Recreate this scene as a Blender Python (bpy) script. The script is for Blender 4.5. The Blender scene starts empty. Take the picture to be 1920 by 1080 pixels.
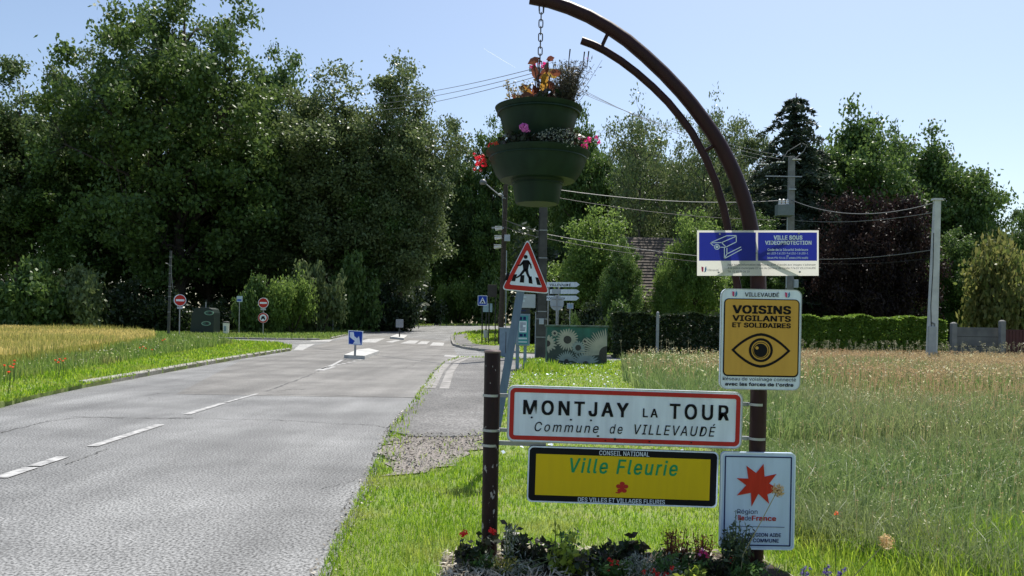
import bpy, bmesh, math, random
import numpy as np
from mathutils import Vector, Matrix

# ------------------------------------------------------------------ camera, sky, sun
S = bpy.context.scene
COL = S.collection
R = math.radians
F, CX, CY, CAM_H, ROLL = 1500.0, 960.0, 607.0, 1.55, R(1.0)
cam = bpy.data.objects.new('camera', bpy.data.cameras.new('camera'))
COL.objects.link(cam)
cam.data.sensor_width = 36.0
cam.data.lens = 36.0 * F / 1920.0
cam.data.shift_y = (CY - 540.0) / 1920.0
cam.data.clip_start, cam.data.clip_end = 0.05, 9000.0
cr, sr = math.cos(ROLL), math.sin(ROLL)
cam.matrix_world = Matrix(((cr, -sr, 0, 0), (0, 0, -1, 0), (sr, cr, 0, CAM_H), (0, 0, 0, 1)))
S.camera = cam

SUN_EL, SUN_AZ = R(60), R(26)          # in front of the camera, to the right
world = bpy.data.worlds.new('World'); S.world = world; world.use_nodes = True
wn = world.node_tree.nodes; wl = world.node_tree.links
sky = wn.new('ShaderNodeTexSky'); sky.sky_type = 'NISHITA'; sky.sun_disc = False
sky.sun_elevation = SUN_EL; sky.sun_rotation = SUN_AZ
sky.air_density, sky.dust_density, sky.ozone_density, sky.altitude = 1.0, 1.3, 0.6, 100
wl.new(sky.outputs[0], wn['Background'].inputs[0]); wn['Background'].inputs[1].default_value = 0.117
sl = bpy.data.lights.new('sun', 'SUN'); sl.energy = 5.0; sl.angle = R(0.5); sl.color = (1.0, 0.95, 0.87)
sun = bpy.data.objects.new('sun', sl); COL.objects.link(sun)
sd = Vector((math.sin(SUN_AZ) * math.cos(SUN_EL), math.cos(SUN_AZ) * math.cos(SUN_EL), math.sin(SUN_EL)))
sun.rotation_euler = sd.to_track_quat('Z', 'Y').to_euler(); sun.location = sd * 60
S.view_settings.view_transform = 'Standard'; S.view_settings.look = 'None'
S.view_settings.exposure = 0.45; S.view_settings.gamma = 1
S.cycles.max_bounces = 6; S.cycles.diffuse_bounces = 3; S.cycles.glossy_bounces = 2
S.cycles.transmission_bounces = 3; S.cycles.transparent_max_bounces = 4

# ------------------------------------------------------------------ where things stand
RISE0, RISE1, SLOPE = 58.0, 130.0, 0.0186
def T(y):
    return 0.0 if y < RISE0 else (min(y, RISE1) - RISE0) * SLOPE
def Tn(y):
    return np.clip(y - RISE0, 0, RISE1 - RISE0) * SLOPE
def ray(px, py):
    a, b = (px - CX) / F, -(py - CY) / F
    return a * cr - b * sr, a * sr + b * cr
def W(px, py, d):
    dx, dz = ray(px, py)
    return Vector((d * dx, d, CAM_H + d * dz))
def G(px, py, z=0.0):
    dx, dz = ray(px, py)
    lo, hi = 0.5, 600.0
    for _ in range(60):
        m = (lo + hi) / 2
        if CAM_H + m * dz - T(m) - z > 0: lo = m
        else: hi = m
    return Vector((lo * dx, lo, T(lo) + z))
def at(px, d, z=0.0):
    v = W(px, CY, d); return Vector((v.x, d, T(d) + z))
def ztop(px, py, d):
    return W(px, py, d).z

# ------------------------------------------------------------------ materials
MATS = {}
def M(name, c, rough=0.6, c2=None, scale=6.0, bump=0.0, metal=0.0, spec=0.4, bscale=None, bdist=0.01):
    if name in MATS: return MATS[name]
    m = bpy.data.materials.new(name); m.use_nodes = True
    n, l = m.node_tree.nodes, m.node_tree.links
    p = n['Principled BSDF']
    p.inputs['Roughness'].default_value = rough; p.inputs['Metallic'].default_value = metal
    p.inputs['Specular IOR Level'].default_value = spec
    if c2 is None: c2 = tuple(x * 0.86 for x in c)
    tc = n.new('ShaderNodeTexCoord'); nz = n.new('ShaderNodeTexNoise')
    nz.inputs['Scale'].default_value = scale; nz.inputs['Detail'].default_value = 5
    if name.startswith('sign_') or 'plastic' in name or 'brown' in name:      # rain streaks run down
        mp = n.new('ShaderNodeMapping'); mp.inputs['Scale'].default_value = (9, 9, 1.1) if name.startswith('sign_') else (3, 3, .6)
        l.new(tc.outputs['Object'], mp.inputs['Vector']); l.new(mp.outputs[0], nz.inputs['Vector'])
    else: l.new(tc.outputs['Object'], nz.inputs['Vector'])
    cm = n.new('ShaderNodeValToRGB')
    cm.color_ramp.elements[0].position = 0.36; cm.color_ramp.elements[1].position = 0.64
    cm.color_ramp.elements[0].color = (*c2, 1); cm.color_ramp.elements[1].color = (*c, 1)
    l.new(nz.outputs['Fac'], cm.inputs['Fac']); l.new(cm.outputs['Color'], p.inputs['Base Color'])
    if bump:
        b = n.new('ShaderNodeBump'); b.inputs['Strength'].default_value = bump; b.inputs['Distance'].default_value = bdist
        n2 = n.new('ShaderNodeTexNoise'); n2.inputs['Scale'].default_value = bscale or scale * 6
        n2.inputs['Detail'].default_value = 4
        l.new(tc.outputs['Object'], n2.inputs['Vector']); l.new(n2.outputs['Fac'], b.inputs['Height'])
        l.new(b.outputs['Normal'], p.inputs['Normal'])
    MATS[name] = m
    return m
def leafmat(name, c, c2, trans=0.35, tc_=None, rough=0.42, spec=0.35, pos=None):
    """leaves: two tones at random per leaf, light passing through; pos=(scale, colour) adds a patchy second colour"""
    if name in MATS: return MATS[name]
    m = bpy.data.materials.new(name); m.use_nodes = True
    n, l = m.node_tree.nodes, m.node_tree.links
    p = n['Principled BSDF']; out = n['Material Output']
    p.inputs['Roughness'].default_value = rough; p.inputs['Specular IOR Level'].default_value = spec
    g = n.new('ShaderNodeNewGeometry'); mx = n.new('ShaderNodeMix'); mx.data_type = 'RGBA'
    l.new(g.outputs['Random Per Island'], mx.inputs['Factor'])
    mx.inputs['A'].default_value = (*c, 1); mx.inputs['B'].default_value = (*c2, 1)
    col = mx.outputs['Result']
    if pos:
        tx = n.new('ShaderNodeTexCoord'); nz = n.new('ShaderNodeTexNoise'); nz.inputs['Scale'].default_value = pos[0]
        nz.inputs['Detail'].default_value = 3; l.new(tx.outputs['Object'], nz.inputs['Vector'])
        rp = n.new('ShaderNodeMapRange'); rp.inputs['From Min'].default_value = pos[2]; rp.inputs['From Max'].default_value = pos[3]
        l.new(nz.outputs['Fac'], rp.inputs['Value'])
        m2 = n.new('ShaderNodeMix'); m2.data_type = 'RGBA'; l.new(rp.outputs['Result'], m2.inputs['Factor'])
        l.new(col, m2.inputs['A']); m2.inputs['B'].default_value = (*pos[1], 1); col = m2.outputs['Result']
    l.new(col, p.inputs['Base Color'])
    t = n.new('ShaderNodeBsdfTranslucent'); ms = n.new('ShaderNodeMixShader'); ms.inputs[0].default_value = trans
    hs = n.new('ShaderNodeHueSaturation'); hs.inputs['Value'].default_value = 1.7; hs.inputs['Hue'].default_value = 0.485
    l.new(col, hs.inputs['Color']); l.new(hs.outputs['Color'], t.inputs['Color'])
    l.new(p.outputs[0], ms.inputs[1]); l.new(t.outputs[0], ms.inputs[2]); l.new(ms.outputs[0], out.inputs['Surface'])
    MATS[name] = m
    return m

# ------------------------------------------------------------------ things, parts, meshes
def tag(o, label, cat, group=None, kind=None):
    o['label'] = label; o['category'] = cat
    if group: o['group'] = group
    if kind: o['kind'] = kind
    return o
def thing(name, label, cat, loc=(0, 0, 0), rot=(0, 0, 0), group=None):
    o = bpy.data.objects.new(name, None); COL.objects.link(o)
    o.empty_display_size = 0.2
    o.location = loc; o.rotation_euler = rot
    return tag(o, label, cat, group)
def link(name, me, mat, parent=None):
    o = bpy.data.objects.new(name, me); COL.objects.link(o)
    if mat and not me.materials: me.materials.append(mat)
    if parent: o.parent = parent
    return o
def dup(root, loc, rotz=0, scale=(1, 1, 1), label=None, group=None):
    r = root.copy(); COL.objects.link(r); r.location = loc; r.rotation_euler = (0, 0, rotz); r.scale = scale
    if label: r['label'] = label
    if group: r['group'] = group
    for ch in list(root.children):
        c = ch.copy(); COL.objects.link(c); c.parent = r
        for gch in ch.children:
            d = gch.copy(); COL.objects.link(d); d.parent = c
    return r
def np_mesh(name, V, Fc):
    V = np.ascontiguousarray(V, np.float32).reshape(-1, 3); Fc = np.ascontiguousarray(Fc, np.int32)
    n, k = Fc.shape
    me = bpy.data.meshes.new(name)
    me.vertices.add(len(V)); me.vertices.foreach_set('co', V.ravel())
    me.loops.add(n * k); me.loops.foreach_set('vertex_index', Fc.ravel())
    me.polygons.add(n); me.polygons.foreach_set('loop_start', np.arange(0, n * k, k, dtype=np.int32))
    me.polygons.foreach_set('loop_total', np.full(n, k, np.int32))
    me.update(calc_edges=True); me.validate()
    return me
class MB:
    def __init__(s): s.v = []; s.f = []; s.X = Matrix.Identity(4)
    def add(s, vs, fs):
        b = len(s.v)
        s.v += [tuple(s.X @ Vector(p)) for p in vs]; s.f += [tuple(i + b for i in q) for q in fs]; return s
    def box(s, x0, x1, y0, y1, z0, z1, tap=1.0):
        cx, cy = (x0 + x1) / 2, (y0 + y1) / 2
        lo = [(x0, y0, z0), (x1, y0, z0), (x1, y1, z0), (x0, y1, z0)]
        hi = [(cx + (x - cx) * tap, cy + (y - cy) * tap, z1) for x, y, _ in lo]
        return s.add(lo + hi, [(0, 3, 2, 1), (4, 5, 6, 7), (0, 1, 5, 4), (1, 2, 6, 5), (2, 3, 7, 6), (3, 0, 4, 7)])
    def tube(s, pts, rad, n=8, cap=True, square=False):
        pts = [Vector(p) for p in pts]
        rad = [rad] * len(pts) if isinstance(rad, (int, float)) else list(rad)
        vs, fs = [], []
        prev = None
        for i, p in enumerate(pts):
            t = (pts[min(i + 1, len(pts) - 1)] - pts[max(i - 1, 0)])
            t = t.normalized() if t.length > 1e-9 else Vector((0, 0, 1))
            if prev is None:
                u = t.cross(Vector((0, 1, 0)))
                if u.length < 0.05: u = t.cross(Vector((1, 0, 0)))
            else:
                u = prev - t * prev.dot(t)
            u.normalize(); prev = u; w = t.cross(u)
            for k in range(n):
                a = 2 * math.pi * (k + (0.5 if square else 0)) / n
                vs.append(p + (u * math.cos(a) + w * math.sin(a)) * rad[i])
        m = len(pts)
        for i in range(m - 1):
            for k in range(n):
                fs.append((i * n + k, i * n + (k + 1) % n, (i + 1) * n + (k + 1) % n, (i + 1) * n + k))
        if cap:
            fs.append(tuple(range(n))[::-1]); fs.append(tuple((m - 1) * n + k for k in range(n)))
        return s.add(vs, fs)
    def lathe(s, prof, n=32, c=(0, 0, 0), cap=False):
        vs, fs = [], []
        for r, z in prof:
            for k in range(n):
                a = 2 * math.pi * k / n
                vs.append((c[0] + r * math.cos(a), c[1] + r * math.sin(a), c[2] + z))
        for i in range(len(prof) - 1):
            for k in range(n):
                fs.append((i * n + k, i * n + (k + 1) % n, (i + 1) * n + (k + 1) % n, (i + 1) * n + k))
        if cap:
            fs.append(tuple(range(n))[::-1]); fs.append(tuple((len(prof) - 1) * n + k for k in range(n)))
        return s.add(vs, fs)
    def plate(s, poly, y0, y1):
        """outline in x,z standing up, from y0 (front, nearer the viewer) to y1"""
        n = len(poly)
        vs = [(x, y0, z) for x, z in poly] + [(x, y1, z) for x, z in poly]
        fs = [tuple(range(n)), tuple(range(n, 2 * n))[::-1]]
        fs += [(i, i + n, (i + 1) % n + n, (i + 1) % n) for i in range(n)]
        return s.add(vs, fs)
    def ring(s, a, b, y0, y1):
        n = len(a)
        vs = [(x, y0, z) for x, z in a] + [(x, y0, z) for x, z in b] + [(x, y1, z) for x, z in a] + [(x, y1, z) for x, z in b]
        fs = []
        for i in range(n):
            j = (i + 1) % n
            fs += [(i, j, n + j, n + i), (2 * n + j, 2 * n + i, 3 * n + i, 3 * n + j), (j, i, 2 * n + i, 2 * n + j), (n + i, n + j, 3 * n + j, 3 * n + i)]
        return s.add(vs, fs)
    def build(s, name, mat, parent=None, smooth=False, bevel=0):
        me = bpy.data.meshes.new(name); me.from_pydata(s.v, [], s.f); me.update()
        bm = bmesh.new(); bm.from_mesh(me)
        bmesh.ops.recalc_face_normals(bm, faces=bm.faces)
        if bevel: bmesh.ops.bevel(bm, geom=bm.edges[:], offset=bevel, segments=2, affect='EDGES', profile=0.6)
        bm.to_mesh(me); bm.free()
        if smooth:
            me.polygons.foreach_set('use_smooth', [True] * len(me.polygons))
            me.set_sharp_from_angle(angle=R(42))
        return link(name, me, mat, parent)
def struct(o, label, cat): return tag(o, label, cat, None, 'structure')
def sheet(name, pts, mat, z=0.0, skirt=0.0, parent=None):
    """a flat sheet draped on the ground, outline pts in metres"""
    bm = bmesh.new()
    vs = [bm.verts.new((p[0], p[1], 0)) for p in pts]
    bm.faces.new(vs)
    for yy in (RISE0, RISE1):
        bmesh.ops.bisect_plane(bm, geom=bm.verts[:] + bm.edges[:] + bm.faces[:], plane_co=(0, yy, 0), plane_no=(0, 1, 0))
    if skirt:
        r = bmesh.ops.extrude_face_region(bm, geom=bm.faces[:])
        top = {v for v in r['geom'] if isinstance(v, bmesh.types.BMVert)}
    else: top = set(bm.verts)
    for v in bm.verts: v.co.z = T(v.co.y) + (z if v in top else z - skirt)
    bmesh.ops.triangulate(bm, faces=[f for f in bm.faces if len(f.verts) > 4])
    bmesh.ops.recalc_face_normals(bm, faces=bm.faces)
    if not skirt:
        for f in bm.faces:
            if f.normal.z < 0: f.normal_flip()
    me = bpy.data.meshes.new(name); bm.to_mesh(me); bm.free()
    return link(name, me, mat, parent)
def ribbon(mb, pts, w, z):
    """a strip w wide along ground points"""
    pts = [Vector((p[0], p[1], 0)) for p in pts]
    L, Rr = [], []
    for i, p in enumerate(pts):
        t = (pts[min(i + 1, len(pts) - 1)] - pts[max(i - 1, 0)]).normalized()
        nrm = Vector((-t.y, t.x, 0)); ww = w[i] if isinstance(w, (list, tuple)) else w
        for lst, sgn in ((L, 1), (Rr, -1)):
            q = p + nrm * (sgn * ww / 2); lst.append((q.x, q.y, T(q.y) + z))
    n = len(pts)
    mb.add(L + Rr, [(i, i + 1, n + i + 1, n + i) for i in range(n - 1)])
def kerb(mb, pts, w, h, side=1):
    pts = [Vector((p[0], p[1], 0)) for p in pts]; rows = []
    for i, p in enumerate(pts):
        t = (pts[min(i + 1, len(pts) - 1)] - pts[max(i - 1, 0)]).normalized()
        nrm = Vector((-t.y, t.x, 0)) * side; z = T(p.y)
        q = p + nrm * w
        rows.append([(p.x, p.y, z - .1), (p.x, p.y, z + h * .8), (p.x + nrm.x * .03, p.y + nrm.y * .03, z + h), (q.x, q.y, z + h), (q.x, q.y, z - .1)])
    for a, b in zip(rows[:-1], rows[1:]):            # separate kerb stones with narrow joints
        n = max(1, int((Vector(a[0]) - Vector(b[0])).length / 1.0))
        for k in range(n):
            f0, f1 = k / n + .012 / 1, (k + 1) / n - .012
            A = [tuple(np.array(x) * (1 - f0) + np.array(y) * f0) for x, y in zip(a, b)]
            B = [tuple(np.array(x) * (1 - f1) + np.array(y) * f1) for x, y in zip(a, b)]
            m = 5
            mb.add(A + B, [(i, (i + 1) % m, m + (i + 1) % m, m + i) for i in range(m)] + [(0, 1, 2, 3, 4), (9, 8, 7, 6, 5)])
def ragged(pts, amp, step=.35, seed=1):
    rg = random.Random(seed); out = []
    for i, a in enumerate(pts):
        b = pts[(i + 1) % len(pts)]; n = max(1, int((b - a).length / step))
        for k in range(n):
            q = a.lerp(b, k / n); d = min(1.0, .25 + q.y / 30); out.append(q + Vector((rg.gauss(0, amp), rg.gauss(0, amp), 0)))
    return out
def Gs(lst, z=0): return [G(x, y, z) for x, y in lst]

# ------------------------------------------------------------------ the ground, roads, paths
m_soil = M('meadow_soil', (.075, .085, .03), .95, (.05, .055, .022), 1.5, .5)
m_lawn = M('lawn_ground', (.14, .21, .04), .95, (.18, .20, .07), 2.5, .6, bscale=60)
m_dirt = M('gravel', (.34, .31, .28), .95, (.17, .15, .135), 30, 1.0, bscale=45, bdist=.03)
m_conc = M('concrete', (.30, .29, .275), .85, (.17, .165, .155), 3, .4)
m_kerb = M('kerb_stone', (.36, .35, .32), .85, (.22, .21, .18), 5, .4)
m_white = M('road_paint', (.50, .50, .485), .6, (.22, .22, .215), 9, .2)
m_crack = M('crack', (.15, .15, .145), .95, (.06, .06, .058), 7)

def roadmat(name, lo, hi, tint, grain=95, streak=0.0):
    m = bpy.data.materials.new(name); m.use_nodes = True
    n, l = m.node_tree.nodes, m.node_tree.links; p = n['Principled BSDF']
    tc = n.new('ShaderNodeTexCoord')
    def noise(sc, det=4, vec=None):
        z = n.new('ShaderNodeTexNoise'); z.inputs['Scale'].default_value = sc; z.inputs['Detail'].default_value = det
        l.new(vec or tc.outputs['Object'], z.inputs['Vector']); return z.outputs['Fac']
    def ramp(fac, a, b, c0, c1):
        r = n.new('ShaderNodeMapRange'); r.inputs['From Min'].default_value = a; r.inputs['From Max'].default_value = b
        r.inputs['To Min'].default_value = c0; r.inputs['To Max'].default_value = c1; l.new(fac, r.inputs['Value']); return r.outputs['Result']
    def mul(a, b):
        k = n.new('ShaderNodeMath'); k.operation = 'MULTIPLY'; l.new(a, k.inputs[0]); l.new(b, k.inputs[1]); return k.outputs[0]
    gr = ramp(noise(grain, 3), .36, .62, lo, hi)
    big = ramp(noise(.55, 4), .35, .65, .74, 1.18)
    mp = n.new('ShaderNodeMapping'); mp.inputs['Scale'].default_value = (1.6, .06, 1); mp.inputs['Rotation'].default_value = (0, 0, -.08)
    l.new(tc.outputs['Object'], mp.inputs['Vector'])
    st = ramp(noise(1.0, 3, mp.outputs[0]), .36, .64, .86, 1.11)
    val = mul(mul(mul(gr, big), st), ramp(noise(2.6, 5), .3, .7, .93, 1.06))
    cb = n.new('ShaderNodeVectorMath'); cb.operation = 'SCALE'; cb.inputs[0].default_value = tint; l.new(val, cb.inputs['Scale'])
    l.new(cb.outputs[0], p.inputs['Base Color'])
    p.inputs['Roughness'].default_value = .72; p.inputs['Specular IOR Level'].default_value = .4
    b = n.new('ShaderNodeBump'); b.inputs['Strength'].default_value = .8; b.inputs['Distance'].default_value = .006
    l.new(noise(grain * 1.3, 3), b.inputs['Height']); l.new(b.outputs[0], p.inputs['Normal'])
    MATS[name] = m
    return m
m_road = roadmat('asphalt', .055, .285, (.985, 1, .985), 48)
m_road2 = roadmat('asphalt_old', .105, .215, (1, .975, .91), 40)
m_path = roadmat('asphalt_path', .05, .19, (1, .98, .94), 34)

# ground: one sheet to the horizon
def ground():
    ys = [-60, 0, 20, 40, RISE0, 90, RISE1, 200, 500, 1500, 4000]; xs = [-3000, -600, -150, -50, 0, 50, 150, 600, 3000]
    vs = [(x, y, T(y) - .03) for y in ys for x in xs]; k = len(xs)
    fs = [(j * k + i, j * k + i + 1, (j + 1) * k + i + 1, (j + 1) * k + i) for j in range(len(ys) - 1) for i in range(k - 1)]
    return MB().add(vs, fs).build('ground', m_soil)
struct(ground(), 'flat earth ground under the grass and woods', 'ground')

R_EDGE = Gs([(620, 1075), (660, 985), (700, 900), (716, 866), (736, 812), (768, 770), (793, 732), (814, 700), (834, 681), (862, 671)])
SIDE_N = Gs([(905, 671), (975, 673), (1060, 675), (1200, 679)])
SIDE_F = Gs([(1200, 668), (1060, 665), (975, 662.5), (905, 658.5), (872, 654), (853, 648), (849, 640), (848.5, 629)])
R_FAR = Gs([(868, 623.5), (905, 621), (960, 619), (1040, 617)])
L_FAR = Gs([(1040, 611.5), (960, 610), (900, 609), (840, 610.5), (780, 613), (720, 618.5), (680, 624), (650, 629), (622, 635.5)])
L_SIDE_F = Gs([(600, 637.5), (520, 637), (410, 635.5), (250, 632.5)])
L_SIDE_N = Gs([(250, 637.5), (410, 641), (480, 643.5), (525, 647.5), (548, 654)])
L_EDGE = Gs([(545, 658), (450, 673.5), (350, 691.5), (250, 710.5), (160, 727), (80, 744), (0, 765)])
def ext(a, b, y): t = (y - a.y) / (b.y - a.y); return a + (b - a) * t
r_back = ext(R_EDGE[1], R_EDGE[0], -12); l_back = ext(L_EDGE[-3], L_EDGE[-1], -12); l_back.x = -9.5
struct(sheet('road', [r_back] + R_EDGE + SIDE_N + SIDE_F + R_FAR + L_FAR + L_SIDE_F + L_SIDE_N + L_EDGE + [l_back], m_road), 'worn grey asphalt road with a junction and pedestrian crossing', 'road')
# lighter older surfacing beyond the cross joint
old = Gs([(330, 739), (560, 743), (780, 746), (793, 732), (814, 700), (834, 681), (858, 669), (846, 640), (700, 628), (620, 640), (548, 660), (450, 677)])
struct(sheet('road_patch', old, m_road2, .004), 'browner older asphalt surfacing before the junction', 'road')

# verges and lawns (raised a little, so road edges are real steps)
VERGE = L_EDGE[::-1] + L_SIDE_N[::-1]
EDGE_R = [L_EDGE[4].lerp(L_EDGE[5], k / 12) for k in range(1, 12)] + [L_EDGE[5].lerp(L_EDGE[6], k / 12) for k in range(13)]
v_out = [at(-300, 62), Vector((-130, 55, 0)), Vector((-130, -12, 0)), l_back]
struct(sheet('verge', [p + Vector((random.Random(i).uniform(-.12, .02), 0, 0)) for i, p in enumerate(EDGE_R)][::-1] + L_EDGE[4::-1] + L_SIDE_N[::-1] + v_out, m_lawn, .10, .18), 'green roadside verge on the left of the road', 'verge')
LAWN_IN = [r_back] + R_EDGE + SIDE_N
lawn_poly = LAWN_IN + [Vector((60, SIDE_N[-1].y - .5, 0)), Vector((60, -12, 0))]
struct(sheet('lawn', [p + Vector((.02, 0, 0)) for p in lawn_poly], m_lawn, .02, .08), 'mown grass lawn under the village signs', 'lawn')
far_verge = L_FAR[::-1]
struct(sheet('far_verge', L_SIDE_F[::-1] + L_FAR[::-1] + [Vector((40, 140, 0)), Vector((-90, 140, 0)), Vector((-90, 62, 0))], m_lawn, .06, .1), 'grass strip in front of the dark woods', 'verge')
corner_poly = SIDE_F + R_FAR + [Vector((60, 118, 0)), Vector((60, SIDE_F[0].y + .3, 0))]
struct(sheet('corner_lawn', corner_poly, m_lawn, .07, .12), 'grass corner beyond the side road', 'lawn')
# footpath on the near right, gravel beyond it
PATH = Gs([(736, 812), (768, 770), (793, 732), (814, 700), (834, 681), (862, 672), (905, 672), (960, 673.5), (985, 690), (960, 700), (952, 730), (945, 770), (935, 800), (900, 822), (840, 826), (770, 824)])
struct(sheet('footpath', ragged(PATH, .03, .3, 5), m_path, .045, .06), 'grey tarmac footpath beside the road', 'path')
GRAV = Gs([(716, 868), (722, 850), (728, 828), (770, 823), (840, 825), (905, 818), (925, 812), (905, 845), (850, 872), (800, 894), (745, 899)])
struct(sheet('gravel', ragged(GRAV, .075, .16, 2), m_dirt, .034), 'patch of pale gravel at the end of the footpath', 'gravel')
CP = Gs([(849, 640), (853, 648), (872, 653.5), (905, 658), (975, 662), (975, 648), (925, 651), (893, 648), (878, 640), (876, 627), (849, 630)])
struct(sheet('far_footpath', CP, m_path, .10), 'far footpath around the junction corner', 'path')

# kerbs and gutters
kb = MB(); kerb(kb, [p for p in L_EDGE[:5]], .16, .15, -1)
struct(kb.build('kerb', m_kerb), 'weathered stone kerb along the left verge', 'kerb')
kb = MB(); kerb(kb, SIDE_F[2:][::-1], .14, .14, -1); kerb(kb, R_FAR[::-1], .14, .12, 1)
struct(kb.build('far_kerb', m_kerb), 'kerb around the far junction corner', 'kerb')
kb = MB(); kerb(kb, L_SIDE_F[::-1][1:] , .14, .13, 1); kerb(kb, L_FAR[::-1], .14, .12, 1)
struct(kb.build('wood_side_kerb', m_kerb), 'low kerb along the woods side of the junction', 'kerb')
gt = MB(); gp = R_EDGE[6:]
for off, w in ((.15, .26), (.48, .22)):
    pts = [p + Vector((off, 0, 0)) for p in gp]; ribbon(gt, pts, w, .052)
struct(gt.build('gutter', m_conc), 'curved pale concrete gutter at the footpath corner', 'kerb')

# painted markings
mk = MB()
for a, b, w in (((0, 897), (58, 877.5), .15), ((64, 875), (118, 857.5), .14), ((172, 838), (300, 797), .13), ((350, 777.5), (420, 756), .12), ((424, 755), (482, 739), .08), ((598, 695), (622, 688), .3)):
    ribbon(mk, [G(*a), G(*b)], w, .009)
for q in (((550, 656.5), (562, 646), (591, 645), (567, 657)), ((580, 640.5), (585, 637.8), (625, 637.3), (617, 640.8)),
          ((668, 642), (690, 635.5), (722, 634.5), (704, 642.5)), ((723, 641), (742, 637.5), (752, 638), (735, 642.5)),
          ((750, 644), (768, 638.5), (786, 639), (778, 644.5)), ((782, 645), (790, 640), (806, 640.5), (800, 645.5)),
          ((806, 648), (812, 642), (833, 643), (831, 648.5)), ((834, 666), (873, 668), (872, 670.5), (833, 668.5))):
    ps = Gs(q); mk.add([(p.x, p.y, T(p.y) + .009) for p in ps], [(0, 1, 2, 3)])
ribbon(mk, Gs([(602, 692), (625, 684), (642, 675)]), .12, .009)
for k in range(7):
    x = 612 + k * 10; ribbon(mk, [G(x, 689.5 - k * 2.3), G(x + 5, 688.3 - k * 2.3)], .14, .009)
struct(mk.build('road_marking', m_white), 'white painted dashes and crossing stripes on the road', 'marking')

# cracks and joints
ck = MB(); rng = random.Random(4)
def crack(pts, w, jit=2.0, n=14):
    P = []
    for (x0, y0), (x1, y1) in zip(pts[:-1], pts[1:]):
        for k in range(n): P.append((x0 + (x1 - x0) * k / n + rng.uniform(-jit, jit), y0 + (y1 - y0) * k / n + rng.uniform(-jit, jit) * .16))
    P.append(pts[-1]); ribbon(ck, Gs(P), [w * .55 * rng.uniform(.15, 1.3) for _ in P], .0065)
crack([(140, 782), (290, 784.5), (360, 784.5)], .075, 4); crack([(360, 785), (520, 788), (640, 795), (700, 797)], .035, 4)
crack([(500, 734), (560, 712), (600, 695), (650, 673)], .12, 3)
crack([(0, 812), (50, 800), (90, 790), (150, 783)], .035); crack([(270, 742), (300, 738), (358, 735)], .05)
crack([(500, 740), (600, 741), (780, 746)], .06, 3); crack([(280, 745), (285, 750), (275, 753)], .02)
crack([(700, 797), (735, 806)], .03)
crack([(600, 918), (660, 902), (716, 868)], .012, 4); crack([(560, 984), (630, 983), (670, 975)], .010, 4); crack([(540, 1045), (600, 1047), (628, 1052)], .009, 4)
crack([(640, 960), (655, 935), (690, 905), (702, 880)], .012, 4); crack([(700, 850), (715, 862), (738, 850)], .05, 6)
crack([(706, 842), (725, 848)], .10, 5); crack([(120, 872), (150, 862), (200, 842)], .035, 4)
crack([(792, 738), (770, 768), (742, 803), (720, 850)], .035, 2); crack([(640, 700), (760, 690), (815, 668)], .05, 5)
crack([(470, 672), (560, 676), (620, 677)], .09, 3); crack([(900, 712), (860, 712), (800, 728)], .03)
crack([(690, 720), (650, 716), (700, 713)], .02, 3); crack([(520, 734), (545, 730), (570, 731)], .05, 4)
struct(ck.build('road_crack', m_crack), 'dark cracks and joints across the asphalt', 'crack')

# traffic islands
def island(name, px, lab):
    o = sheet(name, Gs(px), M('island_concrete', (.5, .5, .48), .8, (.38, .38, .36)), .15, .17)
    struct(o, lab, 'traffic island')
island('traffic_island', [(645, 672), (684, 674), (711, 663.5), (692, 658.5), (670, 661)], 'raised concrete traffic island under the blue arrow sign')
island('traffic_island', [(731, 634.8), (757, 637.5), (764, 632), (744, 629.5)], 'small far traffic island under the grey sign back')

# ------------------------------------------------------------------ sign making
def rr(x0, z0, x1, z1, r, n=6):
    out = []
    for cx, cz, a0 in ((x1 - r, z1 - r, 0), (x0 + r, z1 - r, 90), (x0 + r, z0 + r, 180), (x1 - r, z0 + r, 270)):
        for k in range(n + 1):
            a = R(a0 + 90 * k / n); out.append((cx + r * math.cos(a), cz + r * math.sin(a)))
    return out
try:
    import os
    FONT = bpy.data.fonts.load(os.path.join(bpy.utils.system_resource('DATAFILES'), 'fonts', 'Inter.woff2'))
except Exception:
    FONT = None
def text_mesh(s, bold=0.0, shear=0.0, space=1.0):
    cu = bpy.data.curves.new('lettering', 'FONT'); cu.body = s; cu.size = 1.0; cu.offset = bold; cu.shear = shear
    if FONT: cu.font = FONT
    cu.space_character = space; cu.resolution_u = 4; cu.fill_mode = 'FRONT'
    o = bpy.data.objects.new('lettering', cu); COL.objects.link(o)
    bpy.context.view_layer.update()
    me = bpy.data.meshes.new_from_object(o.evaluated_get(bpy.context.evaluated_depsgraph_get()))
    bpy.data.objects.remove(o); bpy.data.curves.remove(cu)
    return me
def capheight(bold):
    me = text_mesh('H', bold); z = np.zeros(len(me.vertices) * 3, np.float32); me.vertices.foreach_get('co', z)
    bpy.data.meshes.remove(me); return z[1::3].max()
CAPS = {}
def bold_mesh(s, bold, shear, space):
    """heavier strokes: the same outline laid down four times, a stroke apart"""
    me = text_mesh(s, 0, shear, space)
    if bold < .003: return me
    n = len(me.vertices); co = np.zeros(n * 3, np.float32); me.vertices.foreach_get('co', co); co = co.reshape(-1, 3)
    polys = [list(q.vertices) for q in me.polygons]; V, Fc = [], []
    for i, (dx, dz) in enumerate(((-1, -.6), (1, -.6), (1, .6), (-1, .6))):
        V.append(co + np.array([dx * bold, dz * bold + .6 * bold, i * .004], np.float32)); Fc += [[v + i * n for v in q] for q in polys]
    bpy.data.meshes.remove(me); me = bpy.data.meshes.new('lettering'); me.from_pydata(np.concatenate(V).tolist(), [], Fc); me.update()
    return me
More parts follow.
